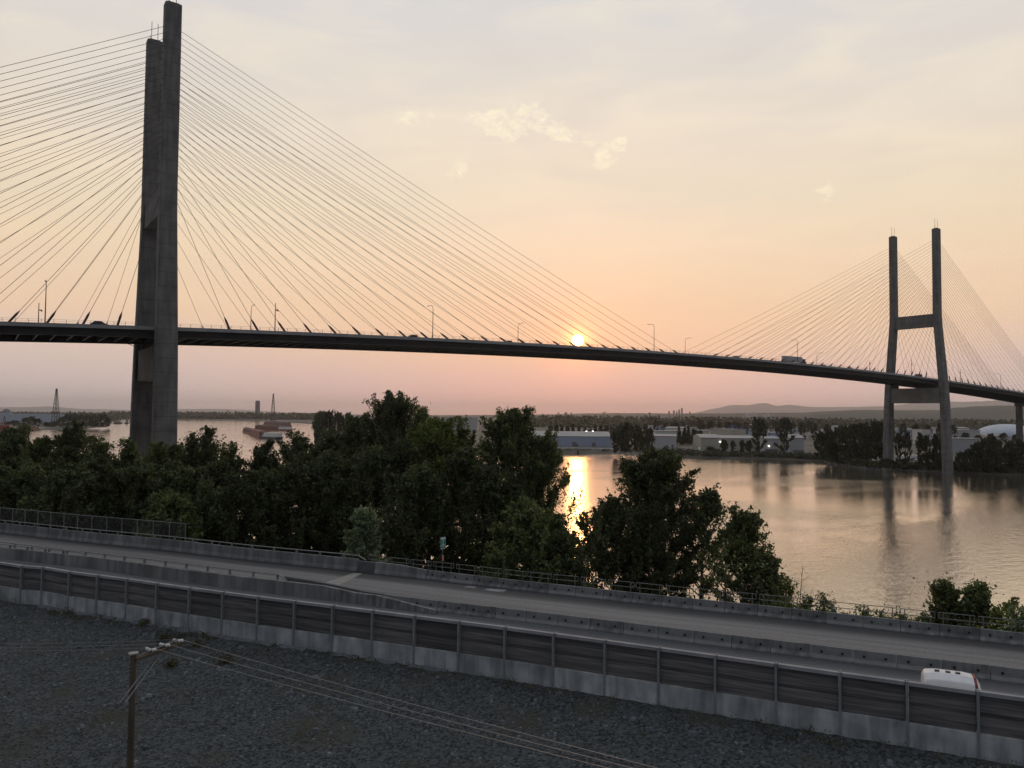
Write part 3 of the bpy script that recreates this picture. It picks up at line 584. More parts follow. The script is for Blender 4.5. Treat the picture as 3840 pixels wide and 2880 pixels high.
for i, (x_, yt_) in enumerate([(2640, 2060), (2690, 2080), (2735, 2050), (2800, 2060), (2860, 2100), (2915, 2160)]):
    tree(x_, yt_, 104 - i % 3 * 3, 70, 210 + i, 'leaf_mid', ORD[i] + ' slender see-through sapling in the thin stand at the right end of the bank trees', name='sapling', prof='vase', cb=.25, nl=10, nsub=3, nleaf=6, lsize=.2, bare=.4, group='saplings at the right end of the bank trees')
bs = thing('bare_sapling', wp(2995, 86, 12), 'bare thin sapling standing alone right of the bank trees', 'tree', local=True)
sb = MB(); Hs = float(pt(3015, 2125, 86)[2]) - 12; sb.path([(0, 0, 0), (.1, 0, Hs * .4), (.5, .1, Hs * .7), (.9, .1, Hs)], .07, 5, .02)
for k in range(14): h = Hs * (.5 + .035 * k); x = .1 + .8 * max(0, h / Hs - .4) / .6; a = k * 2.4; sb.tube((x, .05, h), (x + .8 * math.cos(a), .8 * math.sin(a), h + .6), .02, .008, 3)
sb.build('trunk', 'bark', bs)

# far tree prototypes shared by every tree across the river
PROTO = []
for k, (pf, H, R) in enumerate([('round', 20, 7.0), ('col', 22, 4.5), ('bush', 14, 7), ('cone', 22, 4.5), ('vase', 24, 7.5)]):
    o = thing('shore_tree', (0, 0, -500), 'tree on the far shore', 'tree', local=True)
    tr, V = grow(300 + k, H, R, .02, 22, 4, 30, .75, pf); tr.build('trunk', 'bark', o); npmesh('crown', V, 'leaf_far', o); PROTO.append((o, H, R))
def ftree(px, yt, D, wx, k, label, group, zb=2.4):
    o, H, R = PROTO[k]; p = wp(px, D, zb); h = float(pt(px, yt, D)[2]) - zb; r = wx / 2 * D * K / F
    return inst(o, p, rnd.uniform(0, 6.28), (r / R, r / R, h / H), label, group)
def clump(lst, label, group, D, jit=14):
    xs_ = sorted(q[0] for q in lst)
    for (px, yt, wx, k) in lst: ftree(px, yt, D + rnd.uniform(-jit, jit), wx, k, ORD[xs_.index(px)] + ' from left, ' + label, group)
clump([(2308, 1606, 40, 1), (2326, 1592, 44, 0), (2348, 1584, 40, 1), (2368, 1594, 44, 0), (2392, 1596, 50, 0), (2418, 1594, 46, 0), (2436, 1612, 40, 2), (2340, 1630, 60, 2), (2400, 1632, 60, 2)], 'tall dark tree between the long warehouse and the grey shed', 'trees between warehouse and grey shed', 772, 8)
clump([(2548, 1600, 26, 3), (2566, 1603, 28, 3), (2582, 1597, 26, 3), (2604, 1612, 30, 2), (2624, 1618, 34, 2), (2560, 1636, 50, 2), (2600, 1640, 60, 2)], 'dark tree behind the parked cars left of the beige shed', 'trees behind the parked cars', 1010, 20)
clump([(2716, 1652, 34, 2), (2748, 1652, 24, 1), (2782, 1650, 26, 1), (2808, 1655, 34, 2), (2666, 1678, 40, 2), (2690, 1684, 30, 2)], 'green rounded shrub tree in front of the beige shed', 'shrubs in front of the beige shed', 800, 6)
ftree(2848, 1571, 775, 72, 0, 'broad dark tree right of the beige shed, left one of two standing apart', None)
ftree(2940, 1566, 770, 74, 4, 'broad dark tree right of the beige shed, right one of two standing apart', None)
clump([(3078, 1625, 60, 2), (3110, 1612, 60, 0), (3140, 1606, 60, 0), (3172, 1598, 60, 0), (3200, 1590, 50, 4), (3226, 1586, 44, 4), (3255, 1600, 60, 0), (3284, 1582, 60, 0), (3312, 1584, 56, 0), (3335, 1592, 50, 0), (3120, 1660, 80, 2), (3180, 1670, 90, 2), (3240, 1660, 90, 2), (3300, 1660, 90, 2)], 'large dark tree in the grove left of the far tower', 'grove left of the far tower', 655, 18)
clump([(3372, 1625, 40, 0), (3404, 1622, 38, 0), (3385, 1722, 50, 2)], 'dark tree between the legs of the far tower, left side', 'trees between the far tower legs, left', 625, 8)
clump([(3452, 1622, 34, 1), (3474, 1634, 40, 0), (3508, 1628, 36, 1), (3532, 1632, 40, 0), (3490, 1700, 70, 2), (3530, 1700, 60, 2)], 'dark tree at the foot of the near leg of the far tower', 'trees at the far tower foot', 598, 8)
clump([(3604, 1700, 50, 2), (3630, 1690, 50, 2), (3660, 1660, 56, 0), (3692, 1645, 50, 0), (3722, 1634, 50, 4), (3752, 1654, 54, 0), (3790, 1656, 56, 0), (3830, 1650, 56, 0), (3870, 1650, 70, 0), (3666, 1700, 80, 2), (3730, 1690, 90, 2), (3800, 1700, 90, 2)], 'dark tree on the shore right of the far tower', 'trees right of the far tower', 570, 12)
clump([(1200, 1550, 60, 0), (1232, 1544, 60, 0), (1268, 1548, 60, 0), (1310, 1552, 70, 0), (1360, 1556, 70, 0), (1198, 1556, 40, 0), (1192, 1600, 40, 2)], 'dark tree on the wooded point right of the barges', 'trees on the wooded point', 830, 20)
for q_ in range(9): ftree(1190 + q_ * 2.2, 1552 - (q_ % 3) * 3, 860 + q_ * 50, 44, 0, ORD[q_] + ' nearest dark tree on the wooded point right of the barges', 'trees on the wooded point')
clump([(2065 + i * 21, y, 26, k) for i, (y, k) in enumerate([(1600, 2), (1598, 2), (1592, 3), (1602, 2), (1590, 3), (1598, 3), (1600, 3), (1612, 2), (1592, 3), (1598, 0), (1594, 0), (1604, 2), (1600, 0)])], 'dark tree in the row behind the long blue grey warehouse', 'trees behind the long warehouse', 1080, 15)
clump([(30, 1582, 30, 2), (56, 1578, 36, 2), (98, 1566, 40, 0), (118, 1562, 40, 0), (140, 1570, 40, 0), (176, 1584, 36, 2), (204, 1582, 36, 2), (228, 1564, 36, 0), (250, 1556, 44, 0), (272, 1553, 44, 0), (298, 1555, 44, 0), (325, 1555, 44, 0), (350, 1557, 40, 0), (374, 1554, 40, 0), (394, 1556, 36, 0), (404, 1572, 26, 2), (264, 1585, 50, 2), (310, 1582, 60, 2), (350, 1580, 50, 2), (190, 1592, 60, 2)], 'hazy tree on the far left bank behind the river', 'trees on the far left bank', 1760, 60)
clump([(2460 + i * 34, 1574 + (i * 37 % 13), 30 + (i * 7 % 16), (0, 4, 2)[i % 3]) for i in range(18)], 'hazy tree among the low roofs of the industrial area', 'trees among the far roofs', 1650, 160)
clump([(3010 + i * 47, (1588 if i < 13 else 1622) + (i * 29 % 11), 34, (0, 2)[i % 2]) for i in range(18)], 'tree among the roofs around the far tower', 'trees among the roofs by the far tower', 1150, 120)
clump([(3520, 1728, 44, 2), (3546, 1738, 40, 2), (3574, 1732, 44, 2), (3320, 1722, 44, 2), (3345, 1728, 40, 2)], 'bushy tree at the water edge in front of the far tower legs', 'bushes in front of the far tower legs', 566, 3)
# low shore scrub: a band nobody could count
def scrub(name, pts, D0, dj, h, n, size, mat='leaf_far', lab=None, zb=2.3, seed=5):
    rs = np.random.RandomState(seed); xs = rs.uniform(pts[0], pts[1], n); Ps = []
    for x in xs:
        d = (D0(x) if callable(D0) else D0) + rs.uniform(0, dj); p = wp(x, d, zb); hh = h * rs.uniform(.5, 1.3); m = 16
        Ps.append(p + rs.randn(m, 3) * np.array([hh * .55, hh * .55, 0]) + np.array([0, 0, 1]) * np.abs(rs.rand(m, 1)) * hh)
    o = npmesh(name, leafquads(np.concatenate(Ps), size, rs, .7), mat, None); return tag(o, lab, 'shrubs', kind='stuff')
ish = np.array([XD(p) for p in ISH]); ipx = 1920 + F * ish[:, 0] / ish[:, 1]
scrub('shore_scrub', (2430, 3990), lambda x: float(np.interp(x, ipx[3:], ish[3:, 1])) / K + 4, 16, 4.0, 1300, .8, lab='low dark scrub along the waterline of the far shore', zb=1.2)
scrub('island_scrub', (1190, 2430), lambda x: float(np.interp(x, ipx[3:], ish[3:, 1])) / K + 6, 8, 1.8, 260, .5, lab='low scrub on the bank in front of the long warehouse', zb=1.6, seed=8)
scrub('near_undergrowth', (-60, 2150), 104, 26, 3.2, 560, .3, 'leaf_dark', 'dense dark undergrowth on the slope below the road', zb=6.0, seed=6)
scrub('distant_woodland', (1880, 3900), 2300, 900, 26, 1500, 5.0, lab='hazy belt of woodland behind the industrial area', seed=11)
scrub('low_woodland', (430, 1240), 4100, 700, 26, 700, 7.0, lab='hazy low woods on the horizon right of the near tower', seed=12)
scrub('left_woodland', (-100, 440), 3200, 700, 22, 400, 6.0, lab='hazy low woods on the horizon at far left', seed=13)

# ------------------------------------------------------------------ bridge
ZD, CR, S1, SP, WT, LM, ZT = 61.50, 4.07, 16.02, 8.897, 28.885, 465.0, 160.5
def zk(s): return ZD + CR * (1 - ((s - LM / 2) / (LM / 2)) ** 2) if -190 < s < LM + 190 else zk(-189.9 if s < 0 else LM + 189.9) - (abs(s - LM / 2) - 422.4) * .062
BR = thing('cable_stayed_bridge', (0, 0, 0), 'long dark cable stayed bridge with two concrete H towers crossing the river', 'bridge')
ss = np.arange(-620, 1160, 6.0)
def beamstrip(t0, t1, dz0, dz1):
    m = MB(); m.strip([[(s, t0, zk(s) + dz0), (s, t1, zk(s) + dz0), (s, t1, zk(s) + dz1), (s, t0, zk(s) + dz1)] for s in ss]); return m
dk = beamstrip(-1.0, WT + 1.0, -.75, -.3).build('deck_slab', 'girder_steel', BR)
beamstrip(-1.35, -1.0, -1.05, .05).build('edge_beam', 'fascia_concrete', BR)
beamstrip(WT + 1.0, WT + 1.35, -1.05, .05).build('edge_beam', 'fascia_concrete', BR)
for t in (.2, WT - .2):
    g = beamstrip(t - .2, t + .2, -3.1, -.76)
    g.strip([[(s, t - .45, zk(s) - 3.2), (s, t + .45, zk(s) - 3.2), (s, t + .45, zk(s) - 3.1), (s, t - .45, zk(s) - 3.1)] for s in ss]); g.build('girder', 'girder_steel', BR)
fb = MB()
for s in np.arange(-200, 670, 4.45): fb.box((s, WT / 2, zk(s) - 1.75), (.35, WT - .9, 1.9))
fb.build('floor_beams', 'girder_steel', BR)
for t in (-1.2, WT + 1.2):
    r = MB()
    for dz in (.55, 1.05): r.path([(s, t, zk(s) + dz) for s in ss[60:236]], .035, 4)
    for s in np.arange(-200, 670, 3.0): r.box((s, t, zk(s) + .55), (.1, .1, 1.05))
    r.build('railing', 'railing_pipe', BR)
def legt(z):     # outward shift of a leg centre below the upper crossbeam
    return float(np.interp(z, [-3, 46, 56, 97, 104, 161], [5.4, 4.1, 3.6, .35, 0, 0]))
def legw(z): return float(np.interp(z, [-3, 50, 98, 161], [7.1, 6.1, 4.9, 4.7])), float(np.interp(z, [-3, 98, 161], [4.2, 3.9, 3.8]))
def tower(s0):
    tw = bpy.data.objects.new('tower', None); col.objects.link(tw); tw.parent = BR; tw.location = (s0, WT / 2, 0); ORG[tw.name] = (s0, WT / 2, 0)
    for sg, tb in ((-1, 0.0), (1, WT)):
        zs = [-3, 20, 46, 56, 78, 97, 104, ZT]; secs = []
        for z in zs:
            a, b = legw(z); a /= 2; b /= 2; c = .35; tc_ = tb + sg * legt(z)
            secs.append([(s0 + x, tc_ + y, z) for x, y in ((-a, -b + c), (-a + c, -b), (a - c, -b), (a, -b + c), (a, b - c), (a - c, b), (-a + c, b), (-a, b - c))])
        lg = MB(); lg.strip(secs); lo = lg.build('leg', 'tower_concrete', tw)
        an = MB()
        for k in range(24):
            for sx_ in (-1, 1): z = zc[k] - .1; an.box((s0 + sx_ * (legw(z)[0] / 2 + .08), tb, z), (.3, .35, .35))
        an.build('anchor_head', 'dark_metal', tw)['kind'] = 'stuff'
        mm = MB(); mm.box((s0, tb, ZT + .2), (3.2, 2.6, .5)); mm.tube((s0 - .9, tb + .4, ZT), (s0 - .9, tb + .4, ZT + 7), .09); mm.tube((s0 + .9, tb - .4, ZT), (s0 + .9, tb - .4, ZT + 6.4), .09); mm.tube((s0 - 1.4, tb, ZT), (s0 - 1.4, tb, ZT + 2), .07)
        mm.build('aviation_mast', 'dark_metal', tw)
    for z0, z1, nm, mt, w_ in ((96.2, 104.6, 'crossbeam', 'tower_concrete', 3.6), (46, 56, 'crossbeam', 'beam_concrete', 4.0)):
        m = MB(); t0 = -legt((z0 + z1) / 2) + 1.9; m.box((s0, WT / 2, (z0 + z1) / 2), (w_, WT - 2 * t0, z1 - z0)); m.build(nm, mt, tw)
    m = MB()
    for t in (1.2, WT - 1.2): m.box((s0, t, 57.1), (3, 1.8, 2.3)); m.box((s0 - 2.6, t + .2, 56.4), (.25, .25, 3.0)); m.tube((s0 - 2.6, t + .2, 57), (s0 - 7.5, t + .2, 58.6), .1)
    m.build('deck_bearing', 'dark_metal', tw)
gap = [4.2, 3.75, 3.3, 2.85, 2.4, 2.1] + [2.0] * 17
zc = [100.6]
for g_ in gap: zc.append(zc[-1] + g_)
tower(-3.3); tower(LM)
sd_off = [S1 + SP * k for k in range(17)]; sd_off += [sd_off[-1] + 3.6 * (k + 1) for k in range(7)]
cabs = []
for s0, sgn in ((0.0, 1), (0.0, -1), (LM, -1), (LM, 1)):
    for k in range(24):
        main = (s0 == 0 and sgn == 1) or (s0 == LM and sgn == -1); off = S1 + SP * k if main else sd_off[k]
        for t in (0.0, WT):
            s = s0 + sgn * off; cabs.append(((s, t, zk(s) - .3), ((s0 if s0 else -3.3) + sgn * legw(zc[k])[0] / 2, t, zc[k]), t == 0, main, s0 == 0, k))
cabs.sort(key=lambda c_: -(3 * c_[2] + 2 * c_[4] + (1 if c_[3] else .6) + c_[5] * .01))
rest = MB(); restc = MB()
for i, (a, b, near, main, t1, k) in enumerate(cabs):
    a, b = Vector(a), Vector(b); n = 10; Lc = (b - a).length; sag = Lc * .0045
    pts = [a.lerp(b, q / n) - Vector((0, 0, sag * 4 * (q / n) * (1 - q / n))) for q in range(n + 1)]
    d = (pts[1] - pts[0]).normalized(); rr = .068
    if i < 100:
        m = MB(); m.path(pts, rr, 5); co_ = m.build('stay_cable', 'cable_sheath', BR)
        mc = MB(); mc.tube(a - d * .5, a + d * 3.2, .34, .34, 6); mc.tube(a + d * 3.2, a + d * 4.6, .36, .09, 6); mc.build('cable_collar', 'collar_steel', co_)
    else: rest.path(pts, rr, 4); rest.tube(a - d * .5, a + d * 3.0, .3, .3, 5); rest.tube(a + d * 3, a + d * 4.4, .3, .09, 5)
rest.build('stay_cables', 'cable_sheath', BR)['kind'] = 'stuff'
for s in (LM + 186, LM + 250, -186, -250):
    m = MB(); zt = zk(s) - 3.2
    for t in (3, WT - 3): m.box((s, t, zt / 2 - 2), (3, 4, zt + 1.0))
    m.box((s, WT / 2, zt - 1.4), (3.6, WT - .5, 2.6)); m.build('approach_pier', 'tower_concrete', BR)
# ---- things on the deck
def s_for(px, t, z=60.0):
    lo, hi = -200.0, 640.0
    def f(s):
        X, D = XD((s, t, z)); return 1920 + F * X / D
    for _ in range(50):
        mid = (lo + hi) / 2
        if f(mid) < px: lo = mid
        else: hi = mid
    return lo
def lamp(px, near, h, label, arm=True, both=False):
    t = -.9 if near else WT + .9; s = s_for(px, t); z = zk(s) - .3
    o = thing('street_lamp' if arm else 'camera_pole', (s, t, z), label, 'street lamp' if arm else 'pole', 'poles along the bridge deck')
    m = MB(); sg = 1 if near else -1
    m.tube((s, t, z), (s, t, z + h - (1.4 if arm else 0)), .17, .1, 6)
    if arm:
        m.path([(s, t, z + h - 1.4), (s, t + sg * .35, z + h - .5), (s, t + sg * 1.1, z + h - .05), (s, t + sg * 3.2, z + h)], .085, 5); m.build('pole', 'dark_metal', o)
        q = MB(); q.box((s, t + sg * 3.6, z + h - .02), (.35, 1.0, .18)); q.build('lamp_head', 'dark_metal', o)
    else:
        m.build('pole', 'dark_metal', o); q = MB(); q.box((s + .35, t, z + h * .76), (.9, .3, .3)); q.box((s + .75, t, z + h * .76 - .15), (.4, .45, .5)); q.build('camera_box', 'dark_metal', o)
    return o
lamp(160, True, 12.5, 'tall deck pole left of the near tower, right one of two'); lamp(135, False, 9.5, 'shorter deck pole left of the near tower, left one of two', arm=False)
lamp(935, False, 12, 'curved arm street lamp, first one right of the near tower'); lamp(1026, True, 9.5, 'straight camera pole on the deck right of the near tower', arm=False)
lamp(1620, True, 12.6, 'curved arm street lamp on the deck midway between the near tower and the sun'); lamp(1941, False, 12, 'curved arm street lamp on the deck just left of the sun')
lamp(2453, True, 12.8, 'curved arm street lamp on the deck right of the sun'); lamp(2570, False, 12, 'curved arm street lamp at mid span where the cable fans meet')
lamp(2993, True, 13, 'street lamp standing beside the truck on the deck'); lamp(3065, False, 12, 'street lamp right of the truck on the deck')
lamp(3263, True, 6, 'short deck pole left of the far tower', arm=False); lamp(3420, True, 10, 'deck pole seen between the legs of the far tower', arm=False)
lamp(3603, True, 9, 'deck pole just right of the far tower', arm=False); lamp(3755, True, 11, 'street lamp near the right edge of the deck')
def car_proto(name, cat, Lc, Wc, Hc, paint, van=False):
    o = thing(name, (0, 0, -500), 'vehicle', cat, local=True); h = Hc; hl = Lc / 2; b = MB()
    prof = [(-hl, .35), (-hl, h * .52), (-hl + .12, h * .60), (hl * .45, h * .60), (hl * .93, h * .48), (hl, h * .40), (hl, .35)] if not van else [(-hl, .4), (-hl + .02, h * .93), (-hl + .3, h), (hl * .42, h), (hl * .74, h * .62), (hl * .98, h * .50), (hl, .4)]
    b.hull8([(x, -Wc / 2, z) for x, z in prof], [(x, Wc / 2, z) for x, z in prof]); b.build('body', paint, o, bevel=.06)
    g = MB()
    if not van: p2 = [(-hl * .88, h * .6), (-hl * .62, h * .97), (-hl * .1, h), (hl * .12, h * .96), (hl * .5, h * .6)]; g.hull8([(x, -Wc / 2 * .88, z) for x, z in p2], [(x, Wc / 2 * .88, z) for x, z in p2]); g.build('cabin', 'glass_dark', o)
    else:
        p2 = [(hl * .44, h * .965), (hl * .73, h * .64), (hl * .40, h * .62), (hl * .2, h * .64), (hl * .2, h * .93)]; g.hull8([(x, -Wc / 2 - .015, z) for x, z in p2], [(x, Wc / 2 + .015, z) for x, z in p2]); g.build('window', 'glass_dark', o)
    for x in (-hl * .62, hl * .62):
        for y in (-1, 1): wh = MB(); wh.tube((x, y * (Wc / 2 - .2), .34), (x, y * (Wc / 2 + .02), .34), .34, .34, 14); wh.build('wheel', 'tyre', o)
    return o
pm('paint_dark', (.03, .032, .035), rough=.35, spec=.5); pm('paint_red', (.25, .03, .02), rough=.35, spec=.5)
dark_car = car_proto('car', 'car', 4.6, 1.85, 1.5, 'paint_dark'); white_car = car_proto('parked_car', 'car', 4.6, 1.85, 1.55, 'white_paint'); red_car = car_proto('parked_car', 'car', 4.5, 1.8, 1.5, 'paint_red'); van = car_proto('van', 'van', 6.4, 2.1, 2.7, 'white_paint', True); dvan = car_proto('van', 'van', 5.4, 2.0, 2.3, 'paint_dark', True)
for px, t, pr, lab in [(368, 4, dark_car, 'dark car on the deck just left of the near tower'), (1540, 5, dark_car, 'dark car on the deck between the near tower and the sun'), (2755, 5, dark_car, 'dark car on the deck left of the truck'), (3084, 6, dark_car, 'dark car on the deck right of the truck'), (3184, 5, dark_car, 'dark car on the deck left of the far tower'), (3444, 4, dvan, 'dark van on the deck between the far tower legs'), (1900, 8, dark_car, 'dark car on the deck just left of the sun')]:
    s = s_for(px, t); inst(pr, (s, t, zk(s) - .28), math.pi if px > 1500 else 0, 1.15, lab)
sT = s_for(2976, 4); zt_ = zk(sT) - .3
tk = thing('semi_truck', (sT, 4, zt_), 'long white box truck crossing the bridge left of the far tower', 'truck')
m = MB(); m.box((sT - 1.0, 4, zt_ + 2.75), (15, 2.6, 2.9)); m.build('trailer', 'bldg_grey', tk, bevel=.05)
m = MB(); m.box((sT + 8.2, 4, zt_ + 1.9), (2.2, 2.5, 2.6)); m.box((sT + 9.7, 4, zt_ + 1.2), (1.4, 2.3, 1.4)); m.build('cab', 'paint_dark', tk, bevel=.08)
for x in (-7, -5.8, 4.5, 5.7, 9.4):
    for y in (-1, 1): m = MB(); m.tube((sT + x, 4 + y * .9, zt_ + .5), (sT + x, 4 + y * 1.25, zt_ + .5), .5, .5, 12); m.build('wheel', 'tyre', tk)

# ------------------------------------------------------------------ road furniture
def extr(P, s0, s1, prof, name, mat, parent, step=2.5, h=None):
    """wall of cross-section prof [(offset to the far side, z)] along P between arc lengths"""
    n = max(2, int((s1 - s0) / step) + 1); secs = []
    for i in range(n):
        u = i / (n - 1); a, t = along(P, s0 + (s1 - s0) * u); nr = np.array([-t[1], t[0], 0]); k = h(u) if h else 1.0
        secs.append([(a[0] + nr[0] * o, a[1] + nr[1] * o, ZR + z * k if z > 0 else ZR - .1) for o, z in prof])
    m = MB(); m.strip(secs); return m.build(name, mat, parent)
PAR = [(-.02, 0), (.02, .15), (.12, .4), (.16, 1.15), (.42, 1.15), (.45, 0)]
sA, sB = s_of_px(FB, -560), s_of_px(FB, 1350)
pr = thing('bridge_parapet', along(FB, sA)[0], 'pale concrete parapet with a metal rail along the far road edge at left', 'parapet')
extr(FB, sA, sB, PAR, 'wall', 'parapet_concrete', pr)
def rail(P, s0, s1, off, z, posts, parent, r=.06, endslope=True):
    m = MB(); n = int((s1 - s0) / 2.5) + 1; pts = []
    for i in range(n + 1):
        a, t = along(P, s0 + (s1 - s0) * i / n); nr = np.array([-t[1], t[0], 0]); pts.append((a[0] + nr[0] * off, a[1] + nr[1] * off, ZR + z))
    if endslope: e = pts[-1]; a, t = along(P, s1 + .9); pts.append((a[0] - t[1] * off, a[1] + t[0] * off, ZR + z - .38))
    m.path(pts, r, 6); m.build('handrail', 'galvanised', parent)
    s = s0 + .3
    while s < s1:
        a, t = along(P, s); nr = np.array([-t[1], t[0], 0]); q = MB(); q.box((a[0] + nr[0] * off, a[1] + nr[1] * off, ZR + z - .2), (.16, .16, .42), math.atan2(t[1], t[0])); q.build('rail_post', 'galvanised', parent); s += posts
rail(FB, sA, sB, .29, 1.50, 2.9, pr)
sC = s_of_px(FB, 1415); sE = s_of_px(FB, 1606)
tb = thing('parapet_end_wall', along(FB, sB)[0], 'concrete end wall with a dark block where the parapet slopes down to the barriers', 'wall')
extr(FB, sB, sC, [(.12, 0), (.14, 1.0), (.42, 1.0), (.45, 0)], 'dark_block', 'dark_block', tb)
extr(FB, sC, sE, [(-.02, 0), (.02, .15), (.12, .4), (.16, 1.06), (.42, 1.06), (.45, 0)], 'sloping_wall', 'parapet_concrete', tb, h=lambda u: 1 if u < .45 else 1 - (u - .45) / .55 * .24)
# precast road barriers, every 2.5 m segment its own object
BP = [(0, 0), (0, .08), (.17, .28), (.24, .81), (.40, .81), (.47, .28), (.64, .08), (.64, 0)]
def barrier_proto(nm, mat):
    o = thing(nm, (0, 0, -500), 'concrete barrier', 'barrier', local=True); m = MB()
    m.strip([[(x, y, z if z > 0 else -.05) for y, z in BP] for x in (-1.235, 1.235)]); m.build('body', mat, o, bevel=.015)
    for x in (-.62, .62): q = MB(); q.box((x, .19, .47), (.12, .12, .12)); q.build('lifting_hole', 'hole_dark', o)
    return o
bpr = barrier_proto('concrete_barrier', 'barrier_concrete')
pm('barrier_grey', (.17, .175, .178), (.25, .253, .25), .7, .85, .25, 8); bpr2 = barrier_proto('concrete_barrier', 'barrier_grey')
def barriers(P, s0, s1, off, protos, label, group):
    s = s0 + 1.25; i = 0
    while s < s1:
        a, t = along(P, s); nr = np.array([-t[1], t[0], 0]); q = a + nr * off
        inst(protos[(i * 7 // 3) % len(protos)], (q[0], q[1], ZR), math.atan2(t[1], t[0]) + rnd.uniform(-.004, .004), 1.0, ORD[i] + label, group); s += 2.5; i += 1
barriers(FB, sE, s_of_px(FB, 5600), 0, [bpr, bpr, bpr2], ' concrete barrier segment from the left in the row at the far road edge', 'barriers along the far road edge')
barriers(JB, s_of_px(JB, 1447), s_of_px(JB, 5600), 0, [bpr2, bpr, bpr2], ' concrete barrier segment from the left in the middle row dividing the carriageways', 'barriers in the median row')
# median parapets at left
np_ = thing('median_parapet', NB[0], 'grey concrete parapet in the middle of the road, near one of two', 'parapet')
cN = cum(NB)[-1]; sN1 = s_of_px(NB, 1224)
extr(NB, s_of_px(NB, -600), sN1, [(0, 0), (.04, 1.12), (.34, 1.12), (.38, 0)], 'wall', 'parapet_concrete', np_)
extr(NB, sN1, cN, [(0, 0), (.04, 1.12), (.34, 1.12), (.38, 0)], 'sloping_end', 'barrier_concrete', np_, 1.0, h=lambda u: 1 - .24 * min(1, u * 3.3) - (0 if u < .5 else (u - .5) / .5 * .5))
rail(NB, s_of_px(NB, -600), s_of_px(NB, 318), .2, 1.45, 2.6, np_)
mp_ = thing('median_parapet', MB2[0], 'grey concrete parapet in the middle of the road, far one of two', 'parapet')
extr(MB2, 0, cum(MB2)[-1], [(0, 0), (.04, 1.05), (.34, 1.05), (.38, 0)], 'wall', 'parapet_concrete', mp_); rail(MB2, 1, cum(MB2)[-1] - .8, .18, 1.5, 2.7, mp_)
KW = poly([(1050, 2207), (1160, 2222), (1259, 2240), (1350, 2258), (1452, 2272)]); kk = thing('low_kerb_wall', KW[0], 'low dark concrete wall between the median parapet and the barrier row', 'wall')
extr(KW, 0, cum(KW)[-1], [(0.5, 0), (.5, .95), (.8, .95), (.8, 0)], 'wall', 'dark_block', kk, h=lambda u: 1 - .25 * u)
# chain link fence on the parapet
cf = thing('chain_link_fence', along(FB, s_of_px(FB, -560))[0], 'tall chain link fence on the parapet at far left', 'fence')
sF = s_of_px(FB, 697); s = sF; tops = []
while s > s_of_px(FB, -560):
    a, t = along(FB, s); nr = np.array([-t[1], t[0], 0]); p = a + nr * .52; q = MB(); q.tube((p[0], p[1], ZR + .9), (p[0], p[1], ZR + 3.05), .05, .05, 6); q.build('post', 'galvanised', cf); tops.append(p); s -= 2.45
m = MB(); m.path([(p[0], p[1], ZR + 3.05) for p in tops], .04, 5); m.build('top_rail', 'galvanised', cf)
m = MB(); n = len(tops); m.add([(p[0], p[1], ZR + z) for z in (1.5, 3.02) for p in tops], [(i, i + 1, n + i + 1, n + i) for i in range(n - 1)]); m.build('wire_mesh', 'wire_mesh', cf)
# pipe railing behind the barriers
pg = thing('pipe_railing', along(FB, sC)[0], 'thin two rail pipe handrail in short panels behind the far barriers', 'railing')
s = s_of_px(FB, 1360); k = 0
while s < s_of_px(FB, 5600) and k < 100:
    m = MB(); a0, t = along(FB, s + .12); a1, _ = along(FB, s + 2.38); nr = np.array([-t[1], t[0], 0]); off = nr * 1.3; a0 = a0 + off; a1 = a1 + off
    for z in (1.0, 1.42): m.tube((a0[0], a0[1], ZR + z), (a1[0], a1[1], ZR + z), .03, .03, 5)
    for a in (a0, a1): m.tube((a[0], a[1], ZR + 1.0), (a[0], a[1], ZR + 1.42), .03, .03, 5)
    for u in (.13, .87): p = a0 + (a1 - a0) * u; m.tube((p[0], p[1], ZR - .4), (p[0], p[1], ZR + 1.42), .035, .035, 5)
    m.build('rail_panel', 'railing_pipe', pg); s += 2.5; k += 1
# noise wall
nw = thing('noise_wall', WL[0], 'long wall of dark timber panels between steel posts on a pale concrete base', 'wall')
for i, (a, b) in enumerate(zip(WL[:-1], WL[1:])):
    d = b - a; Ln = float(np.hypot(d[0], d[1])); u = np.array([d[0], d[1], 0]) / Ln; ang = math.atan2(u[1], u[0]); nr = np.array([-u[1], u[0], 0]); mid = (a + b) / 2
    pn = MB(); nb = 9; rs = random.Random(i)
    for k in range(nb): z0 = 22.0 + (ZW - .18 - 22.0) * k / nb; pn.box((mid[0] - nr[0] * rs.uniform(-.012, .012), mid[1] - nr[1] * rs.uniform(-.012, .012), z0 + .09), (Ln - .16, .1 + rs.uniform(-.02, .02), .186))
    pn.build('timber_panel', 'noise_planks', nw)
    cp = MB(); cp.box((mid[0], mid[1], ZW - .07 + rs.uniform(-.008, .008)), (Ln - .17, .24, .15), ang) if False else cp.hull8([a[:3] + u * .085 - nr * .12 - uh * .17, b + (-u) * .085 - nr * .12 - uh * .17, b - u * .085 + nr * .12 - uh * .17, a + u * .085 + nr * .12 - uh * .17], [a + u * .085 - nr * .12, b - u * .085 - nr * .12, b - u * .085 + nr * .12, a + u * .085 + nr * .12])
    cp.build('cap', 'cap_timber', nw)
    bb = MB(); z1 = 21.98 + rs.uniform(-.02, .02); q = [a + u * .01 - nr * .2, b - u * .01 - nr * .2, b - u * .01 + nr * .18, a + u * .01 + nr * .18]
    bb.hull8([(p[0], p[1], 20.0) for p in q], [(p[0], p[1], z1) for p in q]); bb.build('concrete_base', 'wall_concrete', nw)
    # turn the planks with the wall
    o = nw.children[-3] if False else None
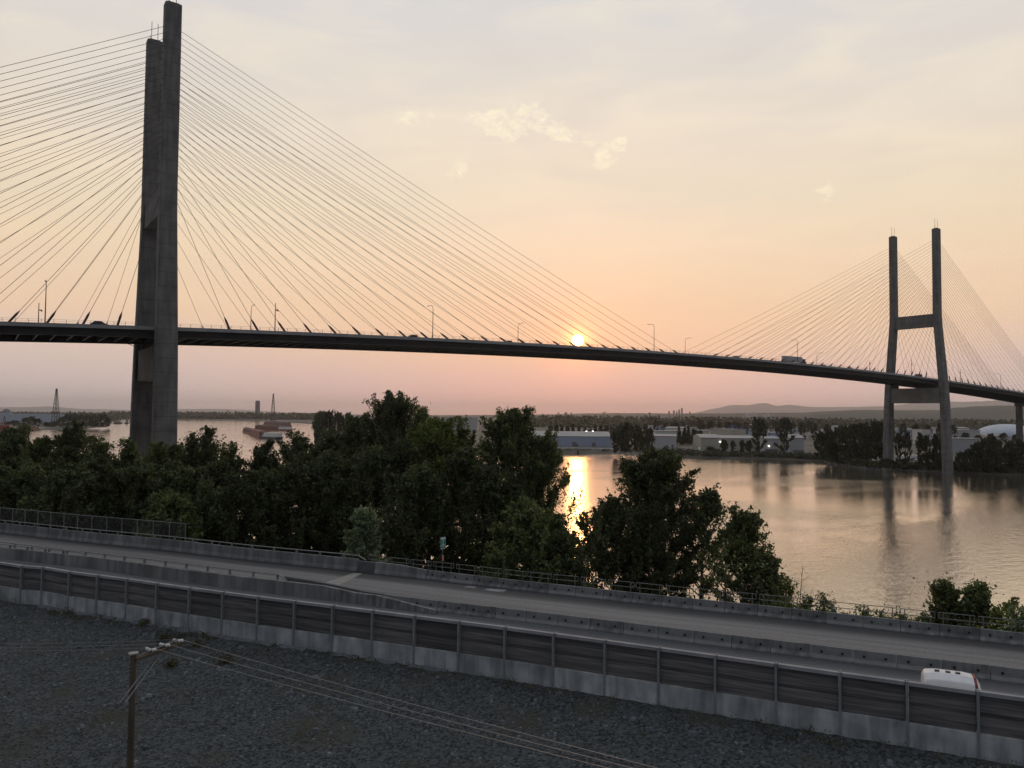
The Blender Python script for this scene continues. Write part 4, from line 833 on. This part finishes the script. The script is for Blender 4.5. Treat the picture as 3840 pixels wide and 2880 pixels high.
for ch in list(nw.children):
    if ch.name.startswith('timber_panel'):
        me = ch.data; vs = [v.co.copy() for v in me.vertices]; cx = sum(v.x for v in vs) / len(vs); cy = sum(v.y for v in vs) / len(vs)
        i = int(ch.name.split('.')[1]) if '.' in ch.name else 0; d = WL[i + 1] - WL[i]; an = math.atan2(d[1], d[0]); co_, si_ = math.cos(an), math.sin(an)
        for v in me.vertices: x, y = v.co.x - cx, v.co.y - cy; v.co.x = cx + x * co_ - y * si_; v.co.y = cy + x * si_ + y * co_
for i, p in enumerate(WL):
    d = WL[min(i + 1, len(WL) - 1)] - WL[max(i - 1, 0)]; an = math.atan2(d[1], d[0]); u = np.array([math.cos(an), math.sin(an), 0]); nr = np.array([-u[1], u[0], 0]); f_ = p - nr * .2
    m = MB(); m.box((f_[0], f_[1], (ZW + .04 + 20.85) / 2), (.12, .09, ZW + .04 - 20.85), an); m.box((p[0], p[1], ZW - .9), (.035, .34, 1.84), an); m.box((p[0] + nr[0] * .2, p[1] + nr[1] * .2, ZW - 1.0), (.15, .1, 2.0), an); m.build('post', 'post_steel', nw)
# ledge of poured concrete at the wall foot, broken in places
for i, (x0, x1) in enumerate([(190, 300), (330, 470), (480, 620), (640, 800), (810, 1060), (1080, 1180), (1270, 1370), (1400, 1510), (1560, 1700)]):
    s0, s1 = s_of_px(WL, x0), s_of_px(WL, x1); m = MB(); secs = []
    for k in range(6):
        a, t = along(WL, s0 + (s1 - s0) * k / 5); nr = np.array([-t[1], t[0], 0]); w_ = .35 + .15 * math.sin(k * 1.9 + i)
        secs.append([(a[0] - nr[0] * o, a[1] - nr[1] * o, z) for o, z in ((.2, 20.4), (.2, 21.0), (.2 + w_, 20.92), (.25 + w_, 20.4))])
    m.strip(secs); struct(m.build('wall_footing', 'footing_concrete'))
# loose stones and weeds on the gravel (nobody could count them)
rs = np.random.RandomState(21); st_ = MB()
for _ in range(2600):
    X = rs.uniform(-58, 34); Dw = float(np.interp(X, wlXD[:, 0], wlXD[:, 1])); D_ = Dw - abs(rs.randn()) * 9 - .8; z_ = float(hnear(np.array(X), np.array(D_))); q = fromXD(X, D_, z_ + .03); s_ = rs.uniform(.06, .2) * (1.6 if rs.rand() < .06 else 1); st_.box(q, (s_ * rs.uniform(1, 1.8), s_, s_ * .7), rs.uniform(0, 3), .6)
pm('stone', (.05, .058, .065), (.2, .21, .22), 1.1, .9); tag(st_.build('loose_stones', 'stone'), 'scattered loose stones on the dark gravel below the noise wall', 'stones', kind='stuff')
Ps = []
for _ in range(420):
    X = rs.uniform(-58, 30); near = rs.rand() < .75; Dw = float(np.interp(X, wlXD[:, 0], wlXD[:, 1])); D_ = Dw - (rs.uniform(.4, 1.6) if near else rs.uniform(2, 22)); z_ = float(hnear(np.array(X), np.array(D_)))
    k_ = 1.0 if math.sin(X * .55) > -.2 or not near else .25; n = int(26 * k_); h_ = rs.uniform(.12, .4); Ps.append(fromXD(X, D_, z_) + rs.randn(n, 3) * np.array([.22, .22, 0]) + np.array([0, 0, 1]) * rs.rand(n, 1) * h_)
leafmat('weed', (.07, .065, .03), (.12, .105, .05)); tag(npmesh('weeds', leafquads(np.concatenate(Ps), .07, rs, .3, .9), 'weed', None), 'thin dry weeds along the foot of the noise wall', 'weeds', kind='stuff')
# green route sign
sp_, st = along(FB, s_of_px(FB, 1661)); nrm = np.array([-st[1], st[0], 0]); sp_ = sp_ + nrm * .35
sg = thing('road_sign', sp_, 'small green road sign with a white arrow on a thin post behind the barrier', 'road sign')
m = MB(); m.tube((sp_[0], sp_[1], ZR), (sp_[0], sp_[1], ZR + 3.9), .035, .035, 6); m.build('post', 'galvanised', sg)
cm = cam_pos - sp_; ca = math.atan2(cm[1], cm[0]) + math.radians(38); fx = np.array([math.cos(ca), math.sin(ca), 0]); sxv = np.array([-fx[1], fx[0], 0])
def panel(nm, mat, x0, x1, z0, z1, dep, par, off=0.0):
    q = MB(); c = sp_ + fx * (.05 + off); q.hull8([c + sxv * x0 + uh * z0, c + sxv * x1 + uh * z0, c + sxv * x1 + uh * z0 + fx * dep, c + sxv * x0 + uh * z0 + fx * dep], [c + sxv * x0 + uh * z1, c + sxv * x1 + uh * z1, c + sxv * x1 + uh * z1 + fx * dep, c + sxv * x0 + uh * z1 + fx * dep]); return q.build(nm, mat, par)
z0 = 2.95
pn = panel('panel', 'sign_green', -.29, .29, z0, z0 + .85, .02, sg); panel('top_plate', 'sign_white', -.29, .29, z0 + .87, z0 + 1.06, .02, sg)
bd = MB(); c = sp_ + fx * .074
def sq(a, b, w_):
    (x0, y0), (x1, y1) = a, b; d = Vector((x1 - x0, y1 - y0)).normalized(); n_ = Vector((-d.y, d.x)) * w_ / 2
    pts = [(x0 + n_.x, y0 + n_.y), (x1 + n_.x, y1 + n_.y), (x1 - n_.x, y1 - n_.y), (x0 - n_.x, y0 - n_.y)]
    bd.hull8([c + sxv * x + uh * (z0 + y) for x, y in pts], [c + sxv * x + uh * (z0 + y) + fx * .006 for x, y in pts])
for a, b in [((-.27, .02), (-.27, .83)), ((.27, .02), (.27, .83)), ((-.27, .02), (.27, .02)), ((-.27, .83), (.27, .83))]: sq(a, b, .03)
sq((0, .06), (0, .62), .07); sq((0, .78), (-.0, .6), .10); sq((-.22, .22), (0, .46), .07); sq((.22, .22), (0, .46), .07)
bd.build('arrow_symbol', 'sign_white', pn)
m = MB(); m.box((sp_[0] + fx[0] * .06, sp_[1] + fx[1] * .06, ZR + 2.05), (.1, .16, .5), ca); m.build('marker', 'marker_orange', sg)

# vehicle whose roof shows above the wall at lower right
vp = pt(3562, 2560, 45.5); vd = along(JB, s_of_px(JB, 3560))[1]
o = thing('delivery_van', (vp[0], vp[1], ZR), 'white van with rounded roof and red rear edge behind the noise wall, lower right', 'van', rz=math.atan2(vd[1], vd[0]), local=True)
secs = []
for x, k in ((-1.25, .90), (-1.15, .97), (-.6, 1.0), (.6, 1.0), (1.15, .97), (1.3, .86)):
    secs.append([(x, -1.05, .45), (x, -1.05, 1.65 * k), (x, -.8, 2.2 * k), (x, -.35, 2.42 * k), (x, .35, 2.42 * k), (x, .8, 2.2 * k), (x, 1.05, 1.65 * k), (x, 1.05, .45)])
m = MB(); m.strip(secs); m.build('body', 'white_paint', o, smooth=False, bevel=.05)
m = MB(); m.strip([[(x, y * 1.012, z * 1.012) for y, z in ((-1.05, 1.55), (-.8, 2.14), (-.35, 2.36), (.35, 2.36), (.8, 2.14), (1.05, 1.55))] for x in (1.02, 1.14)]); m.build('red_trim', 'red_paint', o)
m = MB()
for x in (-.6, -.1, .35): m.box((x, -.1, 2.45), (.22, .16, .1))
m.build('roof_vent', 'glass_dark', o)
for x in (-.8, .85):
    for y in (-1, 1): m = MB(); m.tube((x, y * .85, .36), (x, y * 1.08, .36), .36, .36, 14); m.build('wheel', 'tyre', o)
for y in (-1, 1):
    for x in (-.72, .02, .62): m = MB(); m.box((x, y * 1.055, 1.38), (.56, .02, .42)); m.build('side_window', 'glass_dark', o)
    m = MB(); m.box((.33, y * 1.06, 1.0), (.02, .015, 1.1)); m.build('door_seam', 'hole_dark', o)
m = MB(); m.box((-1.27, 0, 1.25), (.04, 1.6, .6)); m.build('windscreen', 'glass_dark', o)

# power pole and its wires in the foreground
DP = 36.0
ptop = pt(500, 2454, DP); pa = pt(505, 2472, DP); pb = pt(690, 2405, DP + 2.0)
X_, D_ = XD(ptop); zg = float(hnear(np.array(X_), np.array(D_)))
pp = thing('power_pole', (ptop[0], ptop[1], zg), 'wooden power pole with a long crossarm and white insulators in the gravel foreground', 'power pole')
m = MB(); m.tube((ptop[0], ptop[1], zg - .3), tuple(ptop), .16, .12, 10); m.build('pole', 'wood_pole', pp)
cad = (pb - pa); cad /= np.linalg.norm(cad); side = np.cross(cad, uh); side /= np.linalg.norm(side)
for sgn in (-1, 1):
    m = MB(); o_ = side * .13 * sgn; m.hull8([pa + o_ + q for q in (side * .05 - uh * .06, -side * .05 - uh * .06, -side * .05 + uh * .06, side * .05 + uh * .06)], [pb + o_ + q for q in (side * .05 - uh * .06, -side * .05 - uh * .06, -side * .05 + uh * .06, side * .05 + uh * .06)]); m.build('crossarm', 'wood_pole', pp)
m = MB(); m.tube(pa + uh * .04, pb + uh * .2 - cad * .3, .02, .02, 4); m.build('top_brace', 'galvanised', pp)
def insul(p, q):
    m = MB(); d = (q - p); 
    for k in range(4): a = p + d * (k / 4); b = p + d * ((k + .55) / 4); m.tube(a, b, .075, .06, 8)
    m.build('insulator', 'insulator_white', pp)
INS = []
for (lx, ly, rx, ry, u) in [(552, 2430, 576, 2434, .33), (605, 2414, 628, 2418, .6), (656, 2399, 678, 2401, .86)]:
    cpt = pa + (pb - pa) * u + uh * .12; l = pt(lx - 8, ly, XD(cpt)[1] / K); r = pt(rx + 10, ry, XD(cpt)[1] / K); insul(cpt - rh * .04, l); insul(cpt + rh * .04, r); INS.append((l, r))
for (x0, y0), (x1, y1) in [((592, 2448), (520, 2545)), ((610, 2446), (540, 2545))]:
    m = MB(); a = pt(x0, y0, DP + 1); b = pt(x1 - 70, y1 + 90, DP - 1.0); m.tube(a, b, .025, .025, 5); m.build('arm_brace', 'galvanised', pp)
m = MB(); m.box((ptop[0], ptop[1], ptop[2] + .04), (.36, .36, .06)); m.build('pole_cap', 'galvanised', pp)
lend = [pt(-900, 2378, 60), pt(-900, 2392, 59), pt(-900, 2398, 58)]; rend = [pt(3300, 3095, 15), pt(3200, 3090, 15), pt(3100, 3085, 15)]
for i, (l, r) in enumerate(INS[::-1]):
    for p, e, nm in ((l, lend[i], 'left'), (r, rend[i], 'right')):
        pts = [p + (e - p) * k / 16 - uh * (1.1 if nm == 'left' else .25) * 4 * (k / 16) * (1 - k / 16) * .35 for k in range(17)]
        m = MB(); m.path(pts, .012, 4); ob = m.build('power_line', 'galvanised'); tag(ob, ('highest', 'middle', 'lowest')[i] + ' thin power line running from the pole to the ' + nm + (' edge over the gravel' if nm == 'left' else ', sloping down over the gravel'), 'power line', 'power lines of the foreground pole')
def pxbush(px, py, wx, seed, lab):
    d = 50.0
    for _ in range(90):
        p = pt(px, py, d); X, D = XD(p); z = float(hnear(np.array(X), np.array(D)))
        if p[2] < z: d -= .7
        else: d += .4
    zb = z - .05; R = wx / 2 * d * K / F; o = thing('weed_clump', wp(px, d, zb), lab, 'plant', local=True); rs = np.random.RandomState(seed); n = 260
    P = rs.randn(n, 3) * np.array([R * .42, R * .42, .0]) + np.array([0, 0, 1]) * rs.rand(n, 1) ** 1.6 * R * .9; npmesh('leaves', leafquads(P, .09, rs, .35), 'weed', o)
for i, a in enumerate([(615, 2395, 60, 1, 'dark weed clump behind the crossarm of the power pole'), (740, 2420, 60, 2, 'dark weed clump right of the crossarm'), (640, 2490, 50, 3, 'dark weed clump below the crossarm'), (845, 2480, 70, 4, 'dark weed clump under the sloping wires'), (540, 2345, 50, 5, 'dark weeds growing at the foot of the noise wall'), (80, 2246, 110, 6, 'browned weeds along the wall foot at far left')]): pxbush(*a)

# ------------------------------------------------------------------ across the river
def bld(px0, px1, yt, D0, D1, dep, mat, label, name='warehouse', cat='building', roof='flat', zb=2.6, doors=(), group=None, ridge_h=2.0, roofmat='roof_grey', lights=()):
    a, b = wp(px0, D0, zb), wp(px1, D1, zb); zt = float(pt((px0 + px1) / 2, yt, (D0 + D1) / 2)[2]); u = b - a; Ln = float(np.linalg.norm(u)); u = u / Ln; n_ = np.array([-u[1], u[0], 0])
    if n_ @ fh < 0: n_ = -n_
    o = thing(name, (a + b) / 2, label, cat, group); q = [a, b, b + n_ * dep, a + n_ * dep]
    m = MB(); m.hull8([(p[0], p[1], zb - .4) for p in q], [(p[0], p[1], zt) for p in q]); m.build('wall', mat, o)
    e = [a - u * .5 - n_ * .5, b + u * .5 - n_ * .5, b + u * .5 + n_ * (dep + .5), a - u * .5 + n_ * (dep + .5)]; r = MB()
    if roof == 'flat': r.hull8([(p[0], p[1], zt) for p in e], [(p[0], p[1], zt + .6) for p in e])
    else:
        m0 = (e[0] + e[3]) / 2; m1 = (e[1] + e[2]) / 2; vs = [(p[0], p[1], zt) for p in e] + [(m0[0], m0[1], zt + ridge_h), (m1[0], m1[1], zt + ridge_h)] + [(p[0], p[1], zt - .35) for p in e]
        r.add(vs, [(0, 1, 5, 4), (2, 3, 4, 5), (1, 2, 5), (3, 0, 4), (6, 9, 8, 7), (0, 6, 7, 1), (1, 7, 8, 2), (2, 8, 9, 3), (3, 9, 6, 0)])
    r.build('roof', roofmat, o)
    for (f, w_, h_) in doors:
        p = a + u * Ln * f - n_ * .08; m = MB(); s_ = [p - u * w_ / 2, p + u * w_ / 2, p + u * w_ / 2 - n_ * .12, p - u * w_ / 2 - n_ * .12]; m.hull8([(c[0], c[1], zb) for c in s_], [(c[0], c[1], zb + h_) for c in s_]); m.build('loading_door', 'bldg_dark', o)
    for (f, z_) in lights:
        p = a + u * Ln * f - n_ * .5; m = MB(); m.box((p[0], p[1], z_), (.9, .9, .6)); m.build('wall_lamp', 'lamp_glow', o)
    return o
bld(1900, 2293, 1635, 921, 921, 62, 'bldg_blue', 'long blue grey warehouse on the far shore above the sun reflection', roof='gable', ridge_h=4.6, doors=[(.475, 3.6, 5), (.645, 4.6, 5.2), (.67, 3, 3), (.83, 4, 4.4)], lights=[(.76, 19.0), (.82, 19.2)])
bld(2444, 2536, 1635, 866, 861, 60, 'bldg_grey', 'small grey shed left of the parked cars across the river', roof='gable', ridge_h=1.2, doors=[(.6, 2, 4), (.85, 2.5, 5)])
bld(2458, 2536, 1618, 960, 960, 30, 'bldg_white', 'white block standing behind the small grey shed')
bld(2629, 2702, 1641, 830, 828, 55, 'bldg_beige', 'beige shed with a pale roof, left section', roof='gable', ridge_h=2.8, doors=[(.45, 6, 5)], lights=[(.98, 12)])
bld(2703, 2850, 1643, 829, 834, 52, 'bldg_beige', 'beige shed with a pale roof, long right section', roof='gable', ridge_h=2.0)
bld(2762, 2808, 1597, 1700, 1700, 50, 'blue_roof', 'bright blue building beyond the beige shed', roofmat='blue_roof')
bld(2866, 2922, 1644, 806, 806, 24, 'bldg_grey', 'grey building between the two separate dark trees', roof='gable', doors=[(.5, 12, 3.5)], lights=[(.3, 9)])
bld(2962, 3016, 1642, 790, 790, 26, 'bldg_grey', 'pale building right of the two separate dark trees', roof='gable', ridge_h=3, doors=[(.6, 10, 3.5)])
bld(3078, 3100, 1620, 900, 900, 14, 'bldg_white', 'narrow white building left of the grove by the far tower')
bld(3555, 3690, 1646, 800, 800, 20, 'bldg_grey', 'long flat roofed building right of the far tower')
bld(3580, 3676, 1614, 1250, 1250, 60, 'bldg_grey', 'wide grey warehouse left of the white domed arena')
bld(-60, 240, 1553, 2250, 2500, 120, 'bldg_blue', 'very long blue grey shed on the left bank', roofmat='bldg_blue')
bld(3350, 3368, 1608, 1200, 1200, 30, 'bldg_white', 'white building between the far tower legs, left'); bld(3458, 3490, 1612, 1100, 1100, 24, 'bldg_white', 'white building between the far tower legs, right')
bld(1660, 1790, 1566, 1800, 1800, 60, 'bldg_grey', 'grey roofed shed behind the middle of the bank trees')
for i in range(46):
    px = 2440 + (i * 97) % 1400; D = 1080 + (i * 173) % 1050; wx = 22 + (i * 31) % 60; h = 7 + (i * 5) % 7; yt = 1440 + 0; zt = 2.6 + h
    p = wp(px, D, zt); d_ = p - cam_pos; yt = 1440 - F * float(d_ @ axu) / float(d_ @ fw_)
    bld(px, px + wx, yt, D, D + ((i * 7) % 5 - 2) * 8, 25 + (i * 11) % 30, ('bldg_white', 'bldg_grey', 'bldg_beige', 'bldg_white', 'bldg_blue')[i % 5], ('small ', 'wide ')[wx > 50] + ('low ', 'tall ')[h > 9] + ('white', 'grey', 'beige', 'white', 'blue grey')[i % 5] + (' flat roofed' if i % 3 else ' gabled') + ' building ' + ('behind the small grey shed' if px < 2630 else 'behind the beige shed' if px < 2850 else 'behind the two separate dark trees' if px < 3080 else 'behind the grove by the far tower' if px < 3340 else 'seen between the far tower legs' if px < 3560 else 'left of the domed arena'), name='industrial_building', group='low buildings of the industrial area', roof='flat' if i % 3 else 'gable', doors=[(.4, 4, 4)] if i % 2 else ())
# arena dome
dc = wp(3778, 1330, 2.6); o = thing('domed_arena', dc, 'large white domed hall on the right across the river', 'building'); m = MB(); vs = []; fs = []
for i in range(9):
    e = i / 8 * math.pi / 2
    for k in range(36): a = 2 * math.pi * k / 36; vs.append((dc[0] + 43 * math.cos(e) * math.cos(a), dc[1] + 43 * math.cos(e) * math.sin(a), 11 + 17.5 * math.sin(e)))
for i in range(8):
    for k in range(36): fs.append((i * 36 + k, i * 36 + (k + 1) % 36, (i + 1) * 36 + (k + 1) % 36, (i + 1) * 36 + k))
m.add(vs, fs); m.build('dome_roof', 'dome_cloth', o, smooth=True); m = MB(); m.tube((dc[0], dc[1], 2), (dc[0], dc[1], 11.2), 43, 43, 36); m.build('wall', 'bldg_grey', o)
# dome-shaped storage pile and mill at far left
dc = wp(24, 2650, 2.6); o = thing('storage_dome', dc, 'dark rounded storage heap behind the shed at far left', 'building'); m = MB()
m.tube(dc, dc + uh * 22, 20, 17, 20); m.tube(dc + uh * 22, dc + uh * 33, 17, 10, 20); m.tube(dc + uh * 33, dc + uh * 37, 10, 4, 20); m.build('shell', 'bldg_dark', o)
def pylon(px, yt, D, wb, label):
    b = wp(px, D, 2.6); H = float(pt(px, yt, D)[2]) - 2.6; o = thing('lattice_pylon', b, label, 'pylon', 'river crossing pylons'); m = MB(); lv = 9
    def ring(k): u = k / lv; hw = wb / 2 * (1 - u) ** 1.0 + .9; return [b + rh * x * hw + fh * y * hw + uh * H * u for x, y in ((-1, -1), (1, -1), (1, 1), (-1, 1))]
    for k in range(lv):
        A, B = ring(k), ring(k + 1)
        for i in range(4): m.tube(A[i], B[i], .8, .7, 4); m.tube(A[i], B[(i + 1) % 4], .35, .35, 3); m.tube(A[i], A[(i + 1) % 4], .4, .4, 3)
    m.build('lattice', 'dark_metal', o)
    for u in (.9, .97): m = MB(); c_ = b + uh * H * u; m.tube(c_ - rh * 3.5, c_ + rh * 3.5, .5, .5, 4); m.build('pylon_arm', 'dark_metal', o)
pylon(208, 1457, 2050, 12, 'tall lattice pylon left of the near tower'); pylon(1023, 1476, 2800, 12, 'tall lattice pylon above the moored barges')
def block(px, yt, D, wm, mat, label, name, cat, group=None, steps=True):
    b = wp(px, D, 2.6); zt = float(pt(px, yt, D)[2]); o = thing(name, b, label, cat, group); m = MB(); m.tube(b, (b[0], b[1], zt - 4), wm / 2 * 1.0, wm / 2 * .93, 10); m.build('shaft', mat, o)
    m = MB(); m.tube((b[0], b[1], zt - 4), (b[0], b[1], zt), wm / 2 * .75, wm / 2 * .7, 10); m.build('roof_house', mat, o); 
    if steps: m = MB(); m.box((b[0] + wm * .25, b[1], 2.6 + (zt - 2.6) * .14), (wm, wm, (zt - 2.6) * .28), YAW); m.build('base_block', mat, o)
block(965, 1502, 4600, 26, 'bldg_dark', 'tall dark grain silo tower left of the pylon by the barges', 'silo_tower', 'silo')
block(853, 1538, 4700, 16, 'bldg_grey', 'small silo with a cap left of the tall silo tower', 'silo', 'silo'); block(893, 1545, 4700, 14, 'bldg_dark', 'low dark silo between the small silo and the tall one', 'silo', 'silo')
block(938, 1545, 4700, 10, 'bldg_dark', 'slim low silo beside the tall silo tower', 'silo', 'silo')
for px, yt, w_ in [(2509, 1541, 18), (2527, 1539, 20), (2538, 1543, 18), (2547, 1536, 18), (2557, 1530, 18), (2587, 1543, 16), (2094, 1546, 16), (2122, 1546, 30), (2142, 1546, 16), (2262, 1545, 14), (2269, 1544, 14)]:
    block(px, yt, 8200, w_, 'bldg_dark', 'tiny hazy high rise on the horizon, ' + ('right of the sun, ' if px > 2400 else 'below the sun, ') + ORD[[2509, 2527, 2538, 2547, 2557, 2587, 2094, 2122, 2142, 2262, 2269].index(px) % 6] + ' from the left', 'high_rise', 'building', 'high rises on the horizon ' + ('right' if px > 2400 else 'middle'), False)
for px, yt in [(2803, 1549), (2813, 1552), (2825, 1546), (2835, 1553), (2868, 1556), (2880, 1552)]: block(px, yt, 4300, 20, 'bldg_white', ORD[[2803, 2813, 2825, 2835, 2868, 2880].index(px)] + ' pale high rise from the left, in front of the mountains', 'high_rise', 'building', 'pale high rises under the mountains', False)
b = wp(2436, 2600, 2.6); o = thing('antenna_mast', b, 'thin mast with a box on top on the horizon', 'mast'); m = MB(); m.tube(b, (b[0], b[1], 43), 1.0, .8, 5); m.build('mast', 'dark_metal', o); m = MB(); m.box((b[0], b[1], 44), (6, 6, 4), YAW); m.build('head', 'dark_metal', o)
# barges
def barge(p0, p1, wd, hull, cargo, h, label, extra=None):
    a, b_ = at(*p0, 0), at(*p1, 0); u = b_ - a; Ln = float(np.linalg.norm(u)); u /= Ln; n_ = np.array([-u[1], u[0], 0]); n_ = n_ if n_ @ fh > 0 else -n_
    o = thing('barge', a, label, 'barge'); m = MB()
    def q(z, k): return [a + u * k, b_ - u * k, b_ - u * k + n_ * wd, a + u * k + n_ * wd]
    m.hull8([(p[0], p[1], -.5) for p in q(0, 3)], [(p[0], p[1], 2.4) for p in q(0, 0)]); m.build('hull', hull, o)
    m = MB(); k0, k1 = 4, Ln - 4
    def rc(s0, s1, i): return [a + u * s0 + n_ * i, a + u * s1 + n_ * i, a + u * s1 + n_ * (wd - i), a + u * s0 + n_ * (wd - i)]
    m.hull8([(p[0], p[1], 2.4) for p in rc(k0, k1, 1)], [(p[0], p[1], 2.4 + h) for p in rc(k0 + .6, k1 - .6, 1.2)]); m.build('cargo_box', cargo, o)
    m = MB(); m.hull8([(p[0], p[1], 2.4 + h) for p in rc(k0 + 1, k1 - 1, 2)], [(p[0], p[1], 2.4 + h + 2.2) for p in rc(k0 + 5, k1 - 5, wd * .4)]); m.build('cargo_heap', 'rust_cargo', o)
    if extra:
        f0, f1, mt, hh = extra; m = MB(); m.hull8([(p[0], p[1], 2.4) for p in rc(Ln * f0, Ln * f1, .6)], [(p[0], p[1], hh) for p in rc(Ln * f0, Ln * f1, .6)]); m.build('white_tank', mt, o)
barge((908, 1620), (973, 1641), 13, 'red_paint', 'rust_cargo', 4.5, 'red brown barge at the front left of the moored group', (.52, .97, 'red_paint', 8.5))
barge((974, 1643), (1034, 1646), 12, 'paint_dark', 'bldg_grey', 3.0, 'barge with a white tank at the front right of the moored group', (.22, .95, 'bldg_white', 8.0))
barge((950, 1611), (1078, 1615), 14, 'red_paint', 'rust_cargo', 6, 'long brown barge behind the front pair', (.74, .98, 'bldg_white', 7.5))
barge((985, 1594), (1076, 1598), 14, 'paint_dark', 'rust_cargo', 6, 'dark barge at the back of the moored group')
barge((50, 1616), (128, 1613), 12, 'rust_cargo', 'rust_cargo', 2.5, 'flat brown barge by the left bank'); barge((128, 1611), (158, 1610), 8, 'paint_dark', 'bldg_white', 1.6, 'small white topped boat by the left bank')
barge((424, 1589), (462, 1589), 14, 'paint_dark', 'bldg_dark', 3, 'dark barge left of the near tower foot'); barge((466, 1588), (486, 1588), 9, 'paint_dark', 'bldg_dark', 5, 'dark tug left of the near tower foot', (.4, .7, 'bldg_dark', 13)); barge((486, 1582), (540, 1582), 14, 'paint_dark', 'bldg_dark', 2.5, 'far dark barge half hidden by the near tower')
barge((-60, 1622), (38, 1622), 16, 'red_paint', 'red_paint', 4.5, 'orange red dredger hull at the far left edge', (.5, .95, 'red_paint', 12))
cb_ = at(12, 1615, 0); o = thing('red_crane', cb_, 'red lattice derrick rising from the orange hull at the far left edge', 'crane'); m = MB()
for dx, dy in ((-5, 0), (5, 0), (0, 6)): m.tube(cb_ + rh * dx + fh * dy + uh * 3, cb_ + rh * 2 + uh * 26, .7, .4, 5)
for k in range(1, 6): u = k / 6; m.tube(cb_ + rh * (-5 + 7 * u) + uh * (3 + 23 * u), cb_ + rh * (5 - 3 * u) + uh * (3 + 23 * u), .4, .4, 4)
m.build('derrick', 'red_paint', o); m = MB(); m.tube(cb_ + uh * 8, cb_ - rh * 14 + uh * 22, .6, .4, 5); m.build('boom', 'red_paint', o)
bp = at(2167, 1703, 0); o = thing('channel_marker', bp, 'small dark channel marker in front of the long warehouse', 'marker'); m = MB(); m.tube(bp - uh, bp + uh * 3.2, .9, .9, 8); m.build('float', 'dark_metal', o)
bp = at(2820, 1719, 0); o = thing('buoy', bp, 'small white buoy below the broad dark tree', 'buoy'); m = MB(); m.tube(bp - uh * .5, bp + uh * 1.2, 1.3, 1.1, 10); m.tube(bp + uh * 1.2, bp + uh * 3.2, .8, .3, 10); m.build('float', 'white_paint', o)
bp = at(2990, 1738, 0); o = thing('buoy', bp, 'tiny dark marker buoy right of the white one', 'buoy'); m = MB(); m.tube(bp - uh * .5, bp + uh * 2.5, .5, .15, 8); m.build('float', 'dark_metal', o)
for i, (px, D, pr_) in enumerate([(2548, 842, white_car), (2562, 848, white_car), (2580, 842, red_car), (2596, 842, red_car), (2612, 846, white_car), (2622, 838, van)]):
    inst(pr_, wp(px, D, 2.62), YAW * -1 + i * .4, 1.3, ORD[i] + ' parked vehicle from the left, beside the beige shed', 'vehicles parked beside the beige shed')
for i in range(16):
    inst((white_car, van, dark_car)[i % 3], wp(3372 + (i % 8) * 9, 690 + (i // 8) * 22, 2.62), i * .7, 1.3, ORD[i] + ' parked vehicle in the lot between the far tower legs', 'vehicles parked between the far tower legs')
for i in range(8): inst((white_car, van)[i % 2], wp(3588 + i * 8, 660 + (i % 3) * 14, 2.62), i * .9, 1.35, ORD[i] + ' parked vehicle from the left, right of the far tower', 'vehicles parked right of the far tower')
qm = MB(); q0, q1 = wp(1950, 868, 2.6), wp(2330, 860, 2.6); qm.box(tuple((q0 + q1) / 2 + uh * .4), (float(np.linalg.norm(q1 - q0)), 3, 1.0), math.atan2((q1 - q0)[1], (q1 - q0)[0])); tag(qm.build('quay_wall', 'bldg_white'), 'low pale quay wall in front of the long blue grey warehouse', 'wall')
# riprap stones at the tower island
rp = MB(); rs = random.Random(4)
for i in range(150):
    x = rs.uniform(3090, 3560); Dn = float(np.interp(x, ipx[3:], ish[3:, 1])) / K + rs.uniform(0, 5); p = wp(x, Dn, rs.uniform(0, 1.2)); s_ = rs.uniform(.5, 1.3); rp.box(p, (s_ * 1.4, s_, s_), rs.uniform(0, 3), .7)
tag(rp.build('shore_rocks', 'barrier_concrete'), 'grey rocks piled along the shore at the far tower', 'rocks', kind='stuff')

# haze: one closed box of thin even air round everything
hz = MB(); c0 = fromXD(0, 14800, 0); hz.add([fromXD(x, y, z) for z in (-6, 475) for x, y in ((-29000, -290), (29000, -290), (29000, 32500), (-29000, 32500))], [(3, 2, 1, 0), (4, 5, 6, 7), (0, 1, 5, 4), (1, 2, 6, 5), (2, 3, 7, 6), (3, 0, 4, 7)])
m = bpy.data.materials.new('haze_air'); m.use_nodes = True; t = m.node_tree; t.nodes.clear(); vo = t.nodes.new('ShaderNodeVolumePrincipled'); ou = t.nodes.new('ShaderNodeOutputMaterial'); t.links.new(vo.outputs[0], ou.inputs['Volume'])
vo.inputs['Color'].default_value = (.92, .91, .95, 1); vo.inputs['Density'].default_value = 4.2e-5; vo.inputs['Anisotropy'].default_value = .6; MATS['haze_air'] = m
USE_HAZE = True
if USE_HAZE: tag(hz.build('haze', 'haze_air'), 'thin smoky evening haze', 'haze', kind='stuff')
# drop unused prototypes
for o in list(bpy.data.objects):
    if o.parent is None and o.location.z < -400:
        for ch in list(o.children): bpy.data.objects.remove(ch)
        bpy.data.objects.remove(o)
